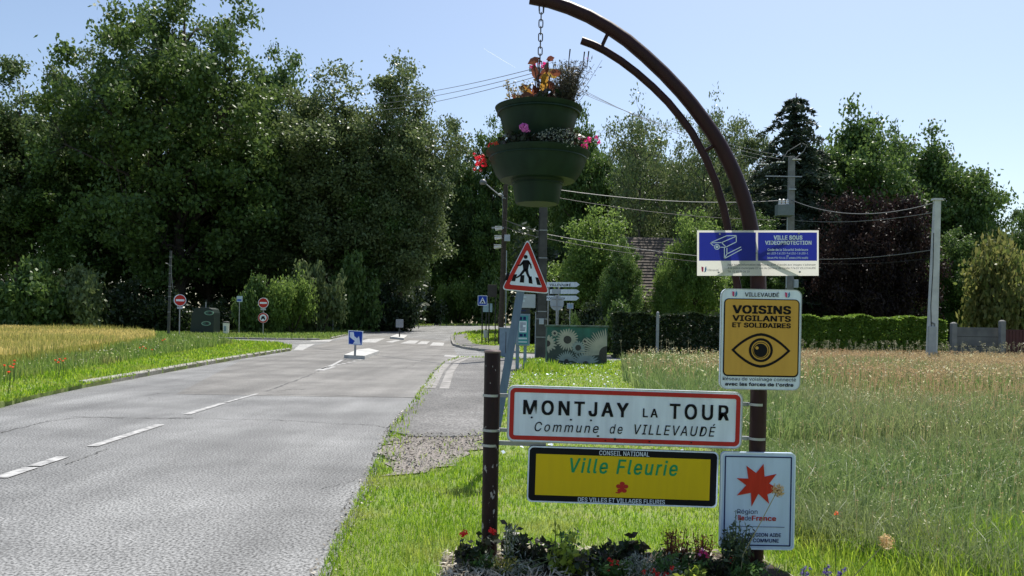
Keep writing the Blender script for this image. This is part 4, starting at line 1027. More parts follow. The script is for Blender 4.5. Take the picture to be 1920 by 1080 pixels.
# dark wooden pole on the left
D = 62
t = polething('utility_pole', 'dark slim utility pole with cable bands left of the no entry signs', 316, D, 470, .11, .085, M('pole_dark', (.07, .075, .075), .8, (.045, .05, .05), 8), lean=.012)
for py in (482, 498, 513, 537, 556, 585): 
    z = ztop(316, py, D) - t.location.z; f = z / t['top']; MB().lathe([(.12 - .02 * f, -.02), (.125 - .02 * f, -.02), (.125 - .02 * f, .02), (.12 - .02 * f, .02)], 12, (.012 * z, 0, z)).build('band', m_galv, t, True)
z = ztop(316, 496, D) - t.location.z; MB().tube([(.05, -.1, z), (-.25, -.15, z + .1)], .03, 6).build('cable_end', m_wire_l, t); MB().tube([(.16, -.1, z), (.22, -.1, z - .9), (.34, -.1, z - 1.9)], .02, 5).build('cable', m_wire_l, t)
# glass recycling container
D = 68
t = thing('recycling_container', 'dark green recycling container with two pale oval openings at the wood edge', 'container', at(385, D, .1)); kk = D / F; zt = ztop(385, 577, D) - t.location.z
body = [(-1.02, 0), (1.0, 0), (.98, zt * .8), (.86, zt * .95), (.55, zt), (-.42, zt), (-.72, zt * .93), (-.88, zt * .7)]
MB().plate(body, -.75, .75).build('body', M('container_green', (.012, .026, .022), .5, (.01, .02, .018), 3), t, bevel=.05)
MB().tube([(.02, 0, zt), (.02, 0, zt + .5)], .05, 8).build('lifting_eye', m_galv, t, True)
for px, py in ((398.5, 587), (393, 606.5)):
    v = W(px, py, D); x, z = v.x - t.location.x, v.z - t.location.z; n = 20; f = lambda s_: [(x + .40 * s_ * math.cos(6.2832 * k / n), z + .19 * s_ * math.sin(6.2832 * k / n)) for k in range(n)]
    h_ = MB().ring(f(1), f(.78), -.80, -.752).build('opening_ring', M('rim_pale_green', (.22, .38, .30), .5), t); MB().plate(f(.76), -.765, -.753).build('flap', M('flap_green', (.05, .12, .10), .5), h_)
    MB().box(x - .05, x + .2, -.775, -.767, z - .09, z + .1).build('hole', m_black, h_)
t = thing('litter_bin', 'white litter bin with a dark print beside the recycling container', 'bin', at(424, 66.5, .06)); MB().lathe([(.0, .0), (.22, 0), (.26, .9), (.27, .98), (.20, 1.0), (0, 1.0)], 18).build('bucket', m_white_pl, t, True); MB().lathe([(.29, .98), (.29, 1.06), (.15, 1.12), (0, 1.13)], 18).build('lid', m_black, t, True)
MB().box(-.1, .1, -.262, -.25, .3, .72).build('print', m_bluegrey, t)

# ------------------------------------------------------------------ right: transformer pole, concrete pole, wires
D = 45
tp = polething('utility_pole', 'concrete pole with a grey transformer box above the video notice', 1479, D, 293, .22, .165, m_pole_l and M('pole_concrete_mid', (.24, .24, .235), .85, (.18, .18, .175), 3, .3), True)
def tq(px, py, y=0): v = W(px, py, D); return (v.x - tp.location.x, y, v.z - tp.location.z)
a, b = tq(1450, 407), tq(1481, 387)
MB().box(a[0], b[0], -.75, -.2, a[2], b[2]).build('transformer', M('transformer_grey', (.17, .20, .20), .5), tp, bevel=.03)
for i in range(3): MB().lathe([(.05, 0), (.11, .06), (.06, .12), (.10, .18), (.05, .24), (.08, .3), (0, .36)], 10, tq(1457 + i * 7, 387, -.45)).build('bushing', m_white_pl, tp, True)
MB().box(-1.5, .55, -.17, -.11, tq(0, 306)[2] - .03, tq(0, 306)[2] + .03).build('crossarm', m_galv, tp)
for px, py in ((1432, 309), (1462, 305), (1492, 300)):
    c = tq(px, py, -.14)
    for j in (-.16, 0, .16): MB().lathe([(.0, -.04), (.09, -.03), (.10, .02), (.0, .05)], 10, (c[0] + j, c[1], c[2])).build('insulator', m_white_pl, tp, True)
MB().tube([tq(1490, 298, -.14), tq(1505, 285, -.14), tq(1511, 273, -.14), tq(1503, 270, -.14)], .025, 6).build('jumper_cable', m_wire_l, tp, True)
MB().tube([tq(1466, 300, -.14), tq(1475, 285, -.14), tq(1500, 270, -.14)], .02, 6).build('jumper_cable', m_wire_l, tp, True)
MB().box(-.2, .2, -.24, -.17, tq(0, 330)[2] - .03, tq(0, 330)[2] + .03).build('band', m_ltgrey, tp)
a, b = tq(1486, 540), tq(1494, 525); MB().box(a[0], b[0], -.3, -.12, a[2], b[2]).build('meter_box', m_ltgrey, tp, bevel=.02)
MB().tube([tq(1474, 410, -.2), tq(1472, 540, -.2)], .03, 6).build('conduit', m_ltgrey, tp)
D2 = 34
rp = polething('utility_pole', 'pale square concrete pole with a grey meter box in front of the hedge', 1747, D2, 373, .20, .13, m_pole_l, True)
rp.rotation_euler = (0, R(1.1), 0)
z = .2; MB().box(-.27, .05, -.26, -.142, .55, 1.75).build('meter_box', M('box_pale', (.42, .43, .44), .6), rp, bevel=.02)
MB().tube([(-.12, -.14, 1.75), (-.17, -.13, 2.6), (-.13, -.12, 4.2), (-.15, -.1, 5.7)], .018, 6).build('cable', m_wire, rp)
MB().box(-.2, .2, -.14, .14, rp['top'] - .06, rp['top'] + .02, .95).build('cap', m_pole_l, rp)
MB().tube([(-.11, -.15, 1.9), (.0, -.17, 1.86), (.02, -.16, 1.6)], .03, 6).build('cable_loop', m_wire_l, rp)
def wire(label, a, b, sag, r_=.012, mat=None, n=16):
    a, b = Vector(a), Vector(b); mid = (a + b) / 2
    t = thing('overhead_wire', label, 'wire', a, group='overhead wires')
    o = MB(); o.tube([(a.lerp(b, i / n) - a) + Vector((0, 0, -4 * sag * (i / n) * (1 - i / n))) for i in range(n + 1)], r_, 5); o.build('cable', mat or m_wire, t)
for k, (py0, py1, lab) in enumerate(((124, 150, 'highest of the three bare wires crossing the sky left of the basket'), (138, 162, 'middle of the three bare wires crossing the sky left of the basket'), (152, 176, 'lowest of the three bare wires crossing the sky left of the basket'))):
    wire(lab, W(1015, 125 + k * 8, 36), W(700, py1 + 34 - k, 62), .25, .016, m_wire_l)
for k, lab in enumerate(('highest bare wire from the middle pole to the transformer pole', 'middle bare wire from the middle pole to the transformer pole', 'lowest bare wire from the middle pole to the transformer pole')):
    wire(lab, W(1015, 125 + k * 8, 36), W(1432 + k * 30, 300 - k * 2, 45), .5, .010, m_wire_l)
wire('upper twisted cable from the middle pole to the transformer pole', W(1020, 352, 36), W(1476, 375, 45), .35, .02, m_wire_l)
wire('lower thin cable from the middle pole to the transformer pole', W(1020, 366, 36), W(1476, 412, 45), .3, .016)
wire('cable from the wooden pole past the middle pole', W(946, 412, 56), W(1015, 435, 36), .05, .024)
wire('second cable from the wooden pole to the middle pole', W(946, 425, 56), W(1015, 446, 36), .05, .02)
wire('cable from the middle pole behind the blue notice to the transformer pole', W(1018, 438, 36), W(1476, 490, 45), .25, .017, m_wire_l)
wire('low cable from the middle pole to the transformer pole', W(1018, 446, 36), W(1476, 500, 45), .3, .014)
wire('upper twisted cable from the transformer pole to the pale concrete pole', W(1482, 374, 45), W(1750, 381, 34), .62, .019, m_wire_l)
wire('middle cable from the transformer pole to the pale concrete pole', W(1482, 412, 45), W(1752, 398, 34), .25, .014, m_wire_l)
wire('low cable from the transformer pole to the pale concrete pole', W(1482, 484, 45), W(1751, 468, 34), .2, .016, m_wire_l)
wire('lowest cable from the transformer pole to the pale concrete pole', W(1482, 490, 45), W(1750, 484, 34), .2, .012)

# ------------------------------------------------------------------ house, wall, gate on the right
D = 52
hs = thing('house', 'low house with a ribbed brown tiled roof half hidden by trees', 'house', at(1240, D)); kk = D / F
def hq(px, py): v = W(px, py, D); return (v.x - hs.location.x, v.z - hs.location.z)
xl, zr = hq(1168, 430); xr, ze = hq(1420, 572); 
MB().box(xl + .5, xr - .5, .6, 9, -.1, ze + .3).build('wall', M('house_render', (.30, .27, .23), .9), hs)
# roof: rows of tiles stepping down the slope
o = MB(); nrow = 22; slope = Vector((0, 5.0, zr - ze))
for i in range(nrow):
    a = Vector((0, 0, ze)) + slope * (i / nrow); b = Vector((0, 0, ze)) + slope * ((i + 1.15) / nrow)
    o.add([(xl, a.y, a.z + .09), (xr, a.y, a.z + .09), (xr, b.y, b.z + .02), (xl, b.y, b.z + .02), (xl, a.y, a.z), (xr, a.y, a.z)], [(0, 1, 2, 3), (0, 4, 5, 1)])
o.add([(xl, 5, zr), (xr, 5, zr), (xr, 10, ze), (xl, 10, ze)], [(0, 1, 2, 3)])
o.add([(xl, .0, ze), (xl, 5, zr), (xl, 10, ze)], [(0, 1, 2)]); o.add([(xr, .0, ze), (xr, 5, zr), (xr, 10, ze)], [(0, 1, 2)])
o.build('roof', M('roof_tiles', (.12, .095, .075), .9, (.06, .05, .04), 4, .3), hs)
D = 36.5
def wallpx(x0, x1, d): return W(x0, CY, d).x, W(x1, CY, d).x
x0, x1 = wallpx(1793, 1874, D); wt_ = thing('garden_wall', 'grey concrete panel wall beside the red gate', 'wall', (x0, D, 0)); zt = ztop(1830, 613, D)
MB().box(0, x1 - x0, 0, .08, 0, zt - .02).build('panel', M('wall_grey', (.19, .19, .18), .9, (.13, .13, .125), 2, .3), wt_)
for i in range(1, 4): MB().box(0, x1 - x0, -.006, -.001, zt * i / 4 - .012, zt * i / 4 + .012).build('panel_joint', M('wall_joint', (.07, .07, .065), .9), wt_)
for px, ty, lab in ((1788, 604, 'pale concrete fence post at the hedge end of the grey wall'), (1879, 600, 'pale concrete fence post between the grey wall and the red gate'), (1233, 584, 'thin wooden fence post in front of the dark hedge')):
    b = at(px, D - .3); t = thing('fence_post', lab, 'post', b, group='fence posts'); zz = ztop(px, ty, D - .3)
    r_ = .11 if px > 1500 else .06; o = MB().box(-r_, r_, -r_, r_, 0, zz - .06); o.box(-r_, r_, -r_, r_, zz - .058, zz, .3); o.build('shaft', MATS['pole_concrete_mid'] if px > 1500 else m_galv, t, bevel=.008)
x0, x1 = wallpx(1886, 2000, D); gt_ = thing('red_gate', 'dark red metal gate at the right edge of the meadow', 'gate', (x0, D, 0)); zt = ztop(1900, 618, D)
o = MB()
for i in range(18): o.box(i * (x1 - x0) / 18 + .01, (i + 1) * (x1 - x0) / 18 - .01, 0, .03, .08, zt - .05)
o.build('boards', M('gate_red', (.085, .016, .018), .5, (.065, .014, .015), 4), gt_); MB().box(0, x1 - x0, .032, .08, zt - .12, zt).build('top_rail', M('gate_red', (0, 0, 0)), gt_)

# faint vapour trail far above
t = thing('vapour_trail', 'thin faint white vapour trail in the sky left of the basket', 'vapour trail', W(907, 91, 6000)); e = W(967, 127, 6000) - t.location
vt = bpy.data.materials.new('vapour'); vt.use_nodes = True; n_, l_ = vt.node_tree.nodes, vt.node_tree.links
tl, tp_, mx_ = n_.new('ShaderNodeBsdfTranslucent'), n_.new('ShaderNodeBsdfTransparent'), n_.new('ShaderNodeMixShader')
tl.inputs[0].default_value = (.9, .9, .9, 1); mx_.inputs[0].default_value = .5; l_.new(tp_.outputs[0], mx_.inputs[1]); l_.new(tl.outputs[0], mx_.inputs[2]); l_.new(mx_.outputs[0], n_['Material Output'].inputs['Surface'])
o = MB(); vs_ = []
for i in range(9):                              # an arched ribbon of vapour
    q = e * (i / 8); w_ = 4.5 * (.25 + .75 * math.sin(3.1 * (.08 + i / 9)))
    vs_ += [(q.x + w_ * .5 * math.cos(R(a)), q.y + w_ * math.cos(R(a)), q.z + w_ * .6 * math.sin(R(a))) for a in (200, 225, 250, 290, 315, 340)]
o.add(vs_, [(i * 6 + k, i * 6 + k + 1, i * 6 + k + 7, i * 6 + k + 6) for i in range(8) for k in range(5)]); o.build('trail', vt, t, True)

# ------------------------------------------------------------------ trees
m_bark = M('bark', (.075, .06, .048), .95, (.04, .033, .027), 8, .6)
m_bark_p = M('bark_grey', (.12, .115, .10), .95, (.06, .055, .05), 6, .5)
LF_OAK = leafmat('leaf_oak', (.050, .096, .024), (.105, .175, .044), .27, rough=.45, spec=.28, pos=(.25, (.085, .135, .035), .45, .75))
LF_ASH = leafmat('leaf_ash', (.056, .102, .034), (.120, .175, .060), .27, rough=.45, spec=.28)
LF_MID = leafmat('leaf_mid', (.052, .104, .026), (.11, .185, .046), .27, rough=.45, spec=.28)
LF_GREY = leafmat('leaf_greyish', (.078, .122, .044), (.15, .195, .078), .27, rough=.45, spec=.28)
LF_LIME = leafmat('leaf_bright', (.085, .155, .034), (.15, .235, .055), .42, rough=.5, spec=.25)
LF_CONE = leafmat('needle', (.030, .052, .032), (.060, .085, .055), .15, rough=.5, spec=.25)
LF_COPP = leafmat('leaf_copper', (.016, .0105, .010), (.032, .020, .017), .22, rough=.55, spec=.2)
LF_TAN = leafmat('leaf_tan', (.085, .125, .030), (.19, .19, .06), .4, rough=.5, spec=.25)
LF_DARK = leafmat('leaf_shade', (.020, .036, .012), (.035, .06, .02), .22)  # dark leaf tone with the wood's shade put into the colour
LF_HEDGE = leafmat('leaf_hedge', (.075, .15, .022), (.16, .26, .042), .42, rough=.5, spec=.25)

def tree_proto(seed, Hh, Rr, base, nlobe, nclust, nleaf, L, Wd, csig, twig=1.0, lobe=(.26, .42), trunk_r=.35, top=.9):
    """trunk, limbs, twigs and a crown of leaf clumps gathered in lobes; returns (trunk mesh builder, leaf V, F)"""
    rs = np.random.RandomState(seed); rg = random.Random(seed)
    hc = Hh - base; C0 = np.array([0, 0, base + hc * .5])
    lobes = []
    for i in range(nlobe):
        d = rs.normal(size=3); d /= (np.abs(d) ** 2.7).sum() ** (1 / 2.7); f = rs.uniform(.35, .82)
        z = d[2]
        r_ = np.array([Rr, Rr, hc * .5]) * f
        c = C0 + d * r_; lr = Rr * rs.uniform(*lobe) * (1.1 - .25 * max(z, 0)); lobes.append((c, lr))
    lobes.append((np.array([rs.normal() * .08 * Rr, rs.normal() * .08 * Rr, Hh - Rr * .3]), Rr * .3))
    tr = MB(); tw = [Vector((rg.gauss(0, .012) * Hh * (i / 7), rg.gauss(0, .012) * Hh * (i / 7), Hh * top * i / 7)) for i in range(8)]
    tr.tube(tw, [trunk_r * (1.25 if i == 0 else 1 - .86 * i / 7) for i in range(8)], 9)
    cl = []
    for c, lr in lobes:
        c = Vector(c); f = min(max((c.z - .55 * (c.xy.length)) / (Hh * top), base / Hh * .55), .92)
        i = f * 7; p0 = tw[int(i)].lerp(tw[min(int(i) + 1, 7)], i - int(i))
        m = p0.lerp(c, .5) + Vector((rg.gauss(0, .05) * Rr, rg.gauss(0, .05) * Rr, .06 * Rr))
        rb_ = trunk_r * .42 * (1 - f * .6); tr.tube([p0, m, c], [rb_, rb_ * .65, rb_ * .3], 6)
        nc = max(4, int(nclust * lr * lr / sum(x[1] ** 2 for x in lobes)))
        for k in range(nc):
            d = rs.normal(size=3); d /= np.linalg.norm(d); d[2] = d[2] * .9 + .12
            q = np.array(c) + d * lr * rs.uniform(.55, 1.08)
            cl.append(q)
            if twig and k % 2 == 0:
                qv = Vector(q); mm = c.lerp(qv, .5) + Vector((rg.gauss(0, .06), rg.gauss(0, .06), rg.gauss(0, .06))) * lr
                tr.tube([m.lerp(c, rg.uniform(.4, 1)), mm, qv], [rb_ * .24 * twig, rb_ * .16 * twig, .012 * twig], 4, False)
    cl = np.array(cl); per = rs.uniform(.3, 1.7, len(cl)); per = (per / per.sum() * nleaf).astype(int)
    P = np.repeat(cl, per, 0); P = P + rs.normal(size=P.shape) * csig * np.array([1, 1, .7])
    V, Fq = leaf_faces(P, L, Wd, rs, .55)
    return tr, V, Fq
def conifer_proto(seed, Hh, Rr, L, Wd):
    rs = np.random.RandomState(seed); rg = random.Random(seed); tr = MB(); P = []
    tr.tube([(0, 0, 0), (0, 0, Hh * .5), (.1, 0, Hh)], [.3, .17, .02], 8)
    z = Hh * .08
    while z < Hh * .985:
        f = z / Hh; r_ = Rr * (1 - f) ** .75 * rg.uniform(.7, 1.15) + .25; nb = 7 if f < .8 else 5; ph = rg.uniform(0, 6)
        for k in range(nb):
            a = ph + 6.283 * k / nb + rg.uniform(-.3, .3); rr_ = r_ * rg.uniform(.65, 1.15); pts = []
            for j in range(6):
                u = j / 5; pts.append((math.cos(a) * rr_ * u, math.sin(a) * rr_ * u, z + rr_ * (.10 * math.sin(u * 3.1) - .30 * u * u)))
            tr.tube(pts, [.05 * (1 - .8 * j / 5) * (1.2 - f) for j in range(6)], 4, False)
            n = int(26 + 62 * rr_)
            u = rs.uniform(.12, 1.04, n); side = rs.normal(size=n) * .13 * rr_ * (1.1 - u * .6)
            P.append(np.stack([math.cos(a) * rr_ * u - math.sin(a) * side, math.sin(a) * rr_ * u + math.cos(a) * side, z + rr_ * (.10 * np.sin(u * 3.1) - .30 * u * u) - np.abs(rs.normal(size=n)) * .16], 1))
        z += Hh * (.030 + .012 * (1 - f))
    V, Fq = leaf_faces(np.concatenate(P), L, Wd, rs, .2)
    return tr, V, Fq
PROTO = {}
def proto(key, leaf, bark, data, Hh, Rr):
    tr, V, Fq = data
    me_t = bpy.data.meshes.new('trunk'); me_t.from_pydata(tr.v, [], tr.f); me_t.update(); me_t.materials.append(bark); me_t.polygons.foreach_set('use_smooth', [True] * len(me_t.polygons))
    me_c = np_mesh('crown', V, Fq); me_c.materials.append(leaf)
    zs = np.percentile(V[:, 2], 99.97); PROTO[key] = (me_t, me_c, zs, Rr)
proto('oak', LF_OAK, m_bark, tree_proto(11, 26, 11.0, 2.0, 66, 560, 98000, .38, .25, .60, trunk_r=.55, lobe=(.22, .36)), 26, 11.0)
proto('ash', LF_ASH, m_bark, tree_proto(23, 22, 6.2, 2.5, 42, 360, 50000, .34, .20, .52, trunk_r=.32), 22, 6.2)
proto('maple', LF_MID, m_bark, tree_proto(37, 20, 6.5, 1.5, 44, 360, 50000, .36, .24, .50, trunk_r=.34), 20, 6.5)
proto('poplar', LF_GREY, m_bark, tree_proto(41, 24, 5.6, 2.0, 46, 380, 52000, .33, .20, .54, trunk_r=.3), 24, 5.0)
proto('sparse', LF_GREY, m_bark_p, tree_proto(53, 17, 5.2, 3.0, 30, 380, 13000, .30, .15, .42, twig=1.6, lobe=(.28, .46), trunk_r=.24), 17, 5.2)
proto('bright', LF_LIME, m_bark, tree_proto(61, 9, 3.4, .4, 30, 300, 24000, .22, .14, .36, trunk_r=.16), 9, 3.4)
proto('lime', LF_MID, m_bark, tree_proto(71, 16, 5.4, 1.2, 44, 460, 52000, .32, .21, .48, trunk_r=.3), 16, 5.4)
proto('copper', LF_COPP, m_bark, tree_proto(83, 10, 5.6, .4, 40, 420, 42000, .26, .17, .40, trunk_r=.25), 10, 5.6)
proto('conifer', LF_CONE, m_bark, conifer_proto(5, 17, 4.6, .34, .10), 17, 4.6)
def bush_proto(key, leaf, seed, n, L, Wd, flat=.8, nl=13):
    rs = np.random.RandomState(seed); rg = random.Random(seed); P = []; tr = MB()
    for i in range(nl):
        a = rs.uniform(0, 6.283); r_ = rs.uniform(0, .62); c = np.array([math.cos(a) * r_, math.sin(a) * r_, rs.uniform(.25, .72) * flat * (1.2 - r_ * .5)]); lr = rs.uniform(.22, .36)
        for k in range(9):
            d = rs.normal(size=3); d /= np.linalg.norm(d); q = c + d * lr * rs.uniform(.4, 1); m = int(n / nl / 9); P.append(q + rs.normal(size=(m, 3)) * .075)
            if k < 4: tr.tube([(c[0] * .15, c[1] * .15, 0), tuple(c * np.array([.7, .7, .7])), tuple(q)], [.018, .012, .004], 4, False)
    P = np.concatenate(P); P[:, 2] = np.abs(P[:, 2])
    V, Fq = leaf_faces(P, L, Wd, rs, .5); proto(key, leaf, m_bark, (tr, V, Fq), 1, 1)
bush_proto('shrub', LF_MID, 3, 13000, .095, .06); bush_proto('shrub_grey', LF_GREY, 9, 11000, .09, .055); bush_proto('shrub_bright', LF_LIME, 15, 9000, .07, .045); bush_proto('shrub_dark', LF_DARK, 19, 9000, .09, .06); bush_proto('shrub_tan', LF_TAN, 27, 8500, .07, .045, 1.1)
bush_proto('shrub_small', LF_MID, 29, 3000, .10, .055)
ROT = random.Random(99)
def tree(key, name, label, px, d, topy, hw, rot=None, group=None, basez=0.0):
    me_t, me_c, zs, rp_ = PROTO[key]
    b = at(px, d, basez); hgt = ztop(px, topy, d) - b.z; sx = hw * d / F / rp_
    t = thing(name, label, 'shrub' if 'shrub' in key else 'tree', b, (0, 0, ROT.uniform(0, 6.28) if rot is None else rot), group); t.scale = (sx, sx, hgt / zs)
    link('stem' if 'shrub' in key else 'trunk', me_t, None, t); link('foliage' if 'shrub' in key else 'crown', me_c, None, t)
    return t
WOOD = 'trees of the dark wood on the left'
tree('oak', 'oak_tree', 'largest broad oak towering over the left wood with crown to the picture top', 335, 88, -12, 235, 1.0, WOOD)
tree('ash', 'ash_tree', 'greyish open crowned tree at the far left end of the wood', 30, 90, 104, 125, None, WOOD)
tree('maple', 'maple_tree', 'tree cut by the left picture edge beyond the crop field', -105, 88, 130, 120, None, WOOD)
tree('poplar', 'ash_tree', 'thin leaning topped tree peeping between the far left tree and the oak', 165, 96, 84, 80, None, WOOD)
tree('poplar', 'poplar_tree', 'slim pale tree right beside the big oak', 618, 92, 118, 106, .5, WOOD)
tree('poplar', 'poplar_tree', 'tall round topped tree standing alone against the sky left of the wires', 750, 92, 106, 92, 2.2, WOOD)
tree('maple', 'maple_tree', 'mid green tree filling the gap behind the right flank of the oak', 525, 100, 92, 100, None, WOOD)
tree('ash', 'ash_tree', 'lower tree sloping down right of the round topped tree', 842, 134, 226, 62, None, WOOD)
tree('maple', 'maple_tree', 'dark tree behind the lower part of the hanging basket', 930, 134, 222, 70, None, WOOD)
tree('maple', 'maple_tree', 'dark lower tree under the left flank of the oak', 150, 92, 250, 110, None, WOOD)
tree('ash', 'ash_tree', 'dark lower tree in the shade between oak and slim pale tree', 500, 92, 250, 110, None, WOOD)
tree('maple', 'maple_tree', 'dark lower tree below the round topped tree', 690, 94, 290, 100, None, WOOD)
tree('oak', 'oak_tree', 'shaded tree crown above the recycling container', 390, 98, 200, 180, 4.0, WOOD)
tree('maple', 'maple_tree', 'dark tree above the far end of the road', 835, 140, 300, 110, None, WOOD)
MID = 'trees behind the hanging basket and arch'
tree('lime', 'lime_tree', 'leafy tree just right of the basket behind the bare wires', 1088, 70, 200, 70, None, MID)
tree('sparse', 'bare_tree', 'thin leaved tree with bare dead twigs under the inner arch', 1195, 62, 172, 88, .3, MID)
tree('sparse', 'ash_tree', 'thin leaved tree seen between the two arch tubes', 1322, 60, 168, 82, 2.0, MID)
tree('poplar', 'poplar_tree', 'taller feathery tree right of the main arch tube', 1385, 74, 222, 60, None, MID)
tree('lime', 'lime_tree', 'dense dark tree low behind the arch', 1290, 70, 290, 90, None, MID)
tree('lime', 'lime_tree', 'dense dark tree low behind the basket bottom', 1130, 74, 300, 95, None, MID)
tree('bright', 'young_tree', 'bright green young tree right of the middle concrete pole', 1118, 53, 384, 80, .6, MID)
tree('bright', 'young_tree', 'bright green young tree covering the house roof corner', 1300, 47, 388, 64, 2.9, MID)
tree('bright', 'young_tree', 'small green tree before the middle of the house roof', 1250, 46, 486, 32, 1.1, MID)
tree('maple', 'maple_tree', 'dark green tree in front of the house beside the mural box', 1166, 46, 446, 46, None, MID)
RIGHT = 'garden trees on the right'
tree('conifer', 'cedar_tree', 'dark conifer with drooping layered branches behind the transformer pole', 1482, 57, 186, 200, .4, RIGHT)
tree('lime', 'lime_tree', 'big rounded dark green tree right of the conifer', 1594, 60, 186, 112, 1.3, RIGHT)
tree('lime', 'lime_tree', 'big broad tree behind the pale concrete pole', 1742, 62, 232, 108, 3.4, RIGHT)
tree('lime', 'lime_tree', 'right shoulder tree sloping down towards the sky gap', 1822, 60, 335, 70, 5.0, RIGHT)
tree('copper', 'copper_beech', 'dark purple leaved tree behind the wires above the hedge', 1636, 49, 358, 108, .2, RIGHT)
tree('maple', 'maple_tree', 'dark green tree at hedge level behind the pale concrete pole', 1785, 53, 430, 72, 2.5, RIGHT)
tree('lime', 'lime_tree', 'dark green tree filling the gap between conifer and rounded tree', 1530, 72, 262, 80, None, RIGHT)
tree('lime', 'lime_tree', 'green tree filling the gap left of the big broad tree', 1672, 72, 232, 70, None, RIGHT)
tree('ash', 'ash_tree', 'leafy tree just left of the conifer behind the arch tube', 1432, 76, 268, 62, None, RIGHT)
tree('lime', 'lime_tree', 'leafy tree between basket and inner arch behind the thin leaved tree', 1190, 84, 232, 92, None, MID)
tree('ash', 'ash_tree', 'leafy tree behind the thin leaved tree between the arch tubes', 1320, 84, 232, 84, None, MID)
tree('maple', 'maple_tree', 'green tree right under the basket flowers', 1010, 92, 236, 72, None, MID)
tree('maple', 'maple_tree', 'dark tree behind the neighbourhood sign at hedge level', 1420, 52, 400, 75, None, RIGHT)
tree('ash', 'ash_tree', 'small distant tree in the sky gap at the right', 1893, 85, 392, 45, None, RIGHT)
tree('lime', 'lime_tree', 'tree mostly beyond the right picture edge', 1975, 48, 300, 62, None, RIGHT)
tree('shrub_tan', 'garden_shrub', 'tall yellowish shrub above the grey wall at the right', 1872, 40, 425, 100)
tree('shrub', 'garden_shrub', 'green shrub above the red gate', 1935, 40, 470, 60)
SH = 'shrubs along the wood edge'
for key, px, d, ty, hw, lab in (('shrub', 60, 67, 478, 90, 'sunlit shrub at the far left beyond the crop field'), ('shrub_grey', 150, 68, 492, 85, 'greyish sunlit shrub behind the crop field'), ('shrub_dark', 240, 72, 520, 75, 'dark shrub behind the tip of the crop field'), ('shrub_dark', 330, 72, 540, 65, 'dark shrub behind the slim utility pole'),
        ('shrub', 478, 72, 512, 52, 'sunlit green shrub right of the recycling container'), ('shrub_bright', 545, 73, 503, 62, 'bright shrub behind the double round signs'), ('shrub_grey', 600, 76, 486, 66, 'greyish tall shrub beside the bus stop flag'), ('shrub', 660, 82, 470, 64, 'tall dark shrub right of the bus stop flag'), ('shrub_bright', 530, 73, 575, 40, 'low pale shrub tumbling to the road beside the double round signs'),
        ('shrub_dark', 730, 86, 520, 70, 'dark shrub behind the far traffic island'), ('shrub_bright', 858, 126, 516, 52, 'bright yellow green shrub at the far road bend'), ('shrub', 912, 126, 500, 56, 'green shrub behind the small crossing sign'), ('shrub_dark', 795, 119, 535, 50, 'dark shrub left of the far road bend'), ('shrub_dark', 418, 76, 560, 60, 'dark shrub behind the recycling container'),
        ('shrub_dark', 1100, 44, 560, 80, 'dark shrub behind the mural box'), ('shrub', 1165, 40, 560, 50, 'shrub between mural box and hedge'), ('shrub_dark', 1010, 60, 520, 70, 'dark shrub behind the bus stop totem'), ('shrub_small', 1077, 40, 576, 18, 'small green bush peeping over the mural box'), ('shrub_dark', 1200, 49, 572, 60, 'dark shrub hugging the house front')):
    tree(key, 'shrub', lab, px, d, ty, hw, None, SH)
# far mass of the wood
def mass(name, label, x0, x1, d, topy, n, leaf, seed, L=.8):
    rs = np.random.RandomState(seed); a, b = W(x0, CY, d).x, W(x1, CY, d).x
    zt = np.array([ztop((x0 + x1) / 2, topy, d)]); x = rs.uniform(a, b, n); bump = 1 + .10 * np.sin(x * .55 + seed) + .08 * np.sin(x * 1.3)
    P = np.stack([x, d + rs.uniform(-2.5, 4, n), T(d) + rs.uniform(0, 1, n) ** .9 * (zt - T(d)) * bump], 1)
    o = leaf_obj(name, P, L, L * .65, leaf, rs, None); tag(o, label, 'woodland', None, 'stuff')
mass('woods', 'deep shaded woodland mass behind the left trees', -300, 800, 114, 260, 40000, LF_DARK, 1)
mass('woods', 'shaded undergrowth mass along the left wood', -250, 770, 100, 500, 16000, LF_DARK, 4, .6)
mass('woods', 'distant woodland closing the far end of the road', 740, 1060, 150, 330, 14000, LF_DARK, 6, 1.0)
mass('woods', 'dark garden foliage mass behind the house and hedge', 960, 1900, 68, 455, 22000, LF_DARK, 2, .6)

# hedge
def hedge(name, label, x0, x1, d, topy, depth, n, leaf, L, seed):
    rs = np.random.RandomState(seed); a, b = W(x0, CY, d).x, W(x1, CY, d).x; h = ztop((x0 + x1) / 2, topy, d)
    t = thing(name, label, 'hedge', (a, d, 0)); w = b - a
    P = np.stack([rs.uniform(0, w, n), rs.uniform(0, depth, n), rs.uniform(0, h, n)], 1); k = rs.uniform(0, 1, n)
    P[k < .34, 2] = h * (1 - np.abs(rs.normal(0, .025, (k < .34).sum()))); P[(k > .34) & (k < .72), 1] = np.abs(rs.normal(0, .07, ((k > .34) & (k < .72)).sum()))
    P[:, 2] += .07 * np.sin(P[:, 0] * 2.1) * (P[:, 2] / h) + .05 * np.sin(P[:, 0] * 5.3) * (P[:, 2] / h)
    leaf_obj('foliage', P, L, L * .6, leaf, rs, t, .6)
    o = MB()
    for i in range(int(w / .6)): o.tube([(.3 + i * .6, depth / 2, 0), (.3 + i * .6, depth / 2, h * .8)], .025, 5)
    o.build('stems', m_bark, t)
hedge('hedge', 'clipped green hedge with sunlit top right of the neighbourhood sign', 1462, 1690, 37, 594, 1.3, 16000, LF_HEDGE, .16, 1)
hedge('hedge', 'end piece of clipped hedge around the pale concrete pole', 1692, 1776, 37, 597, 1.3, 6000, LF_HEDGE, .16, 2)
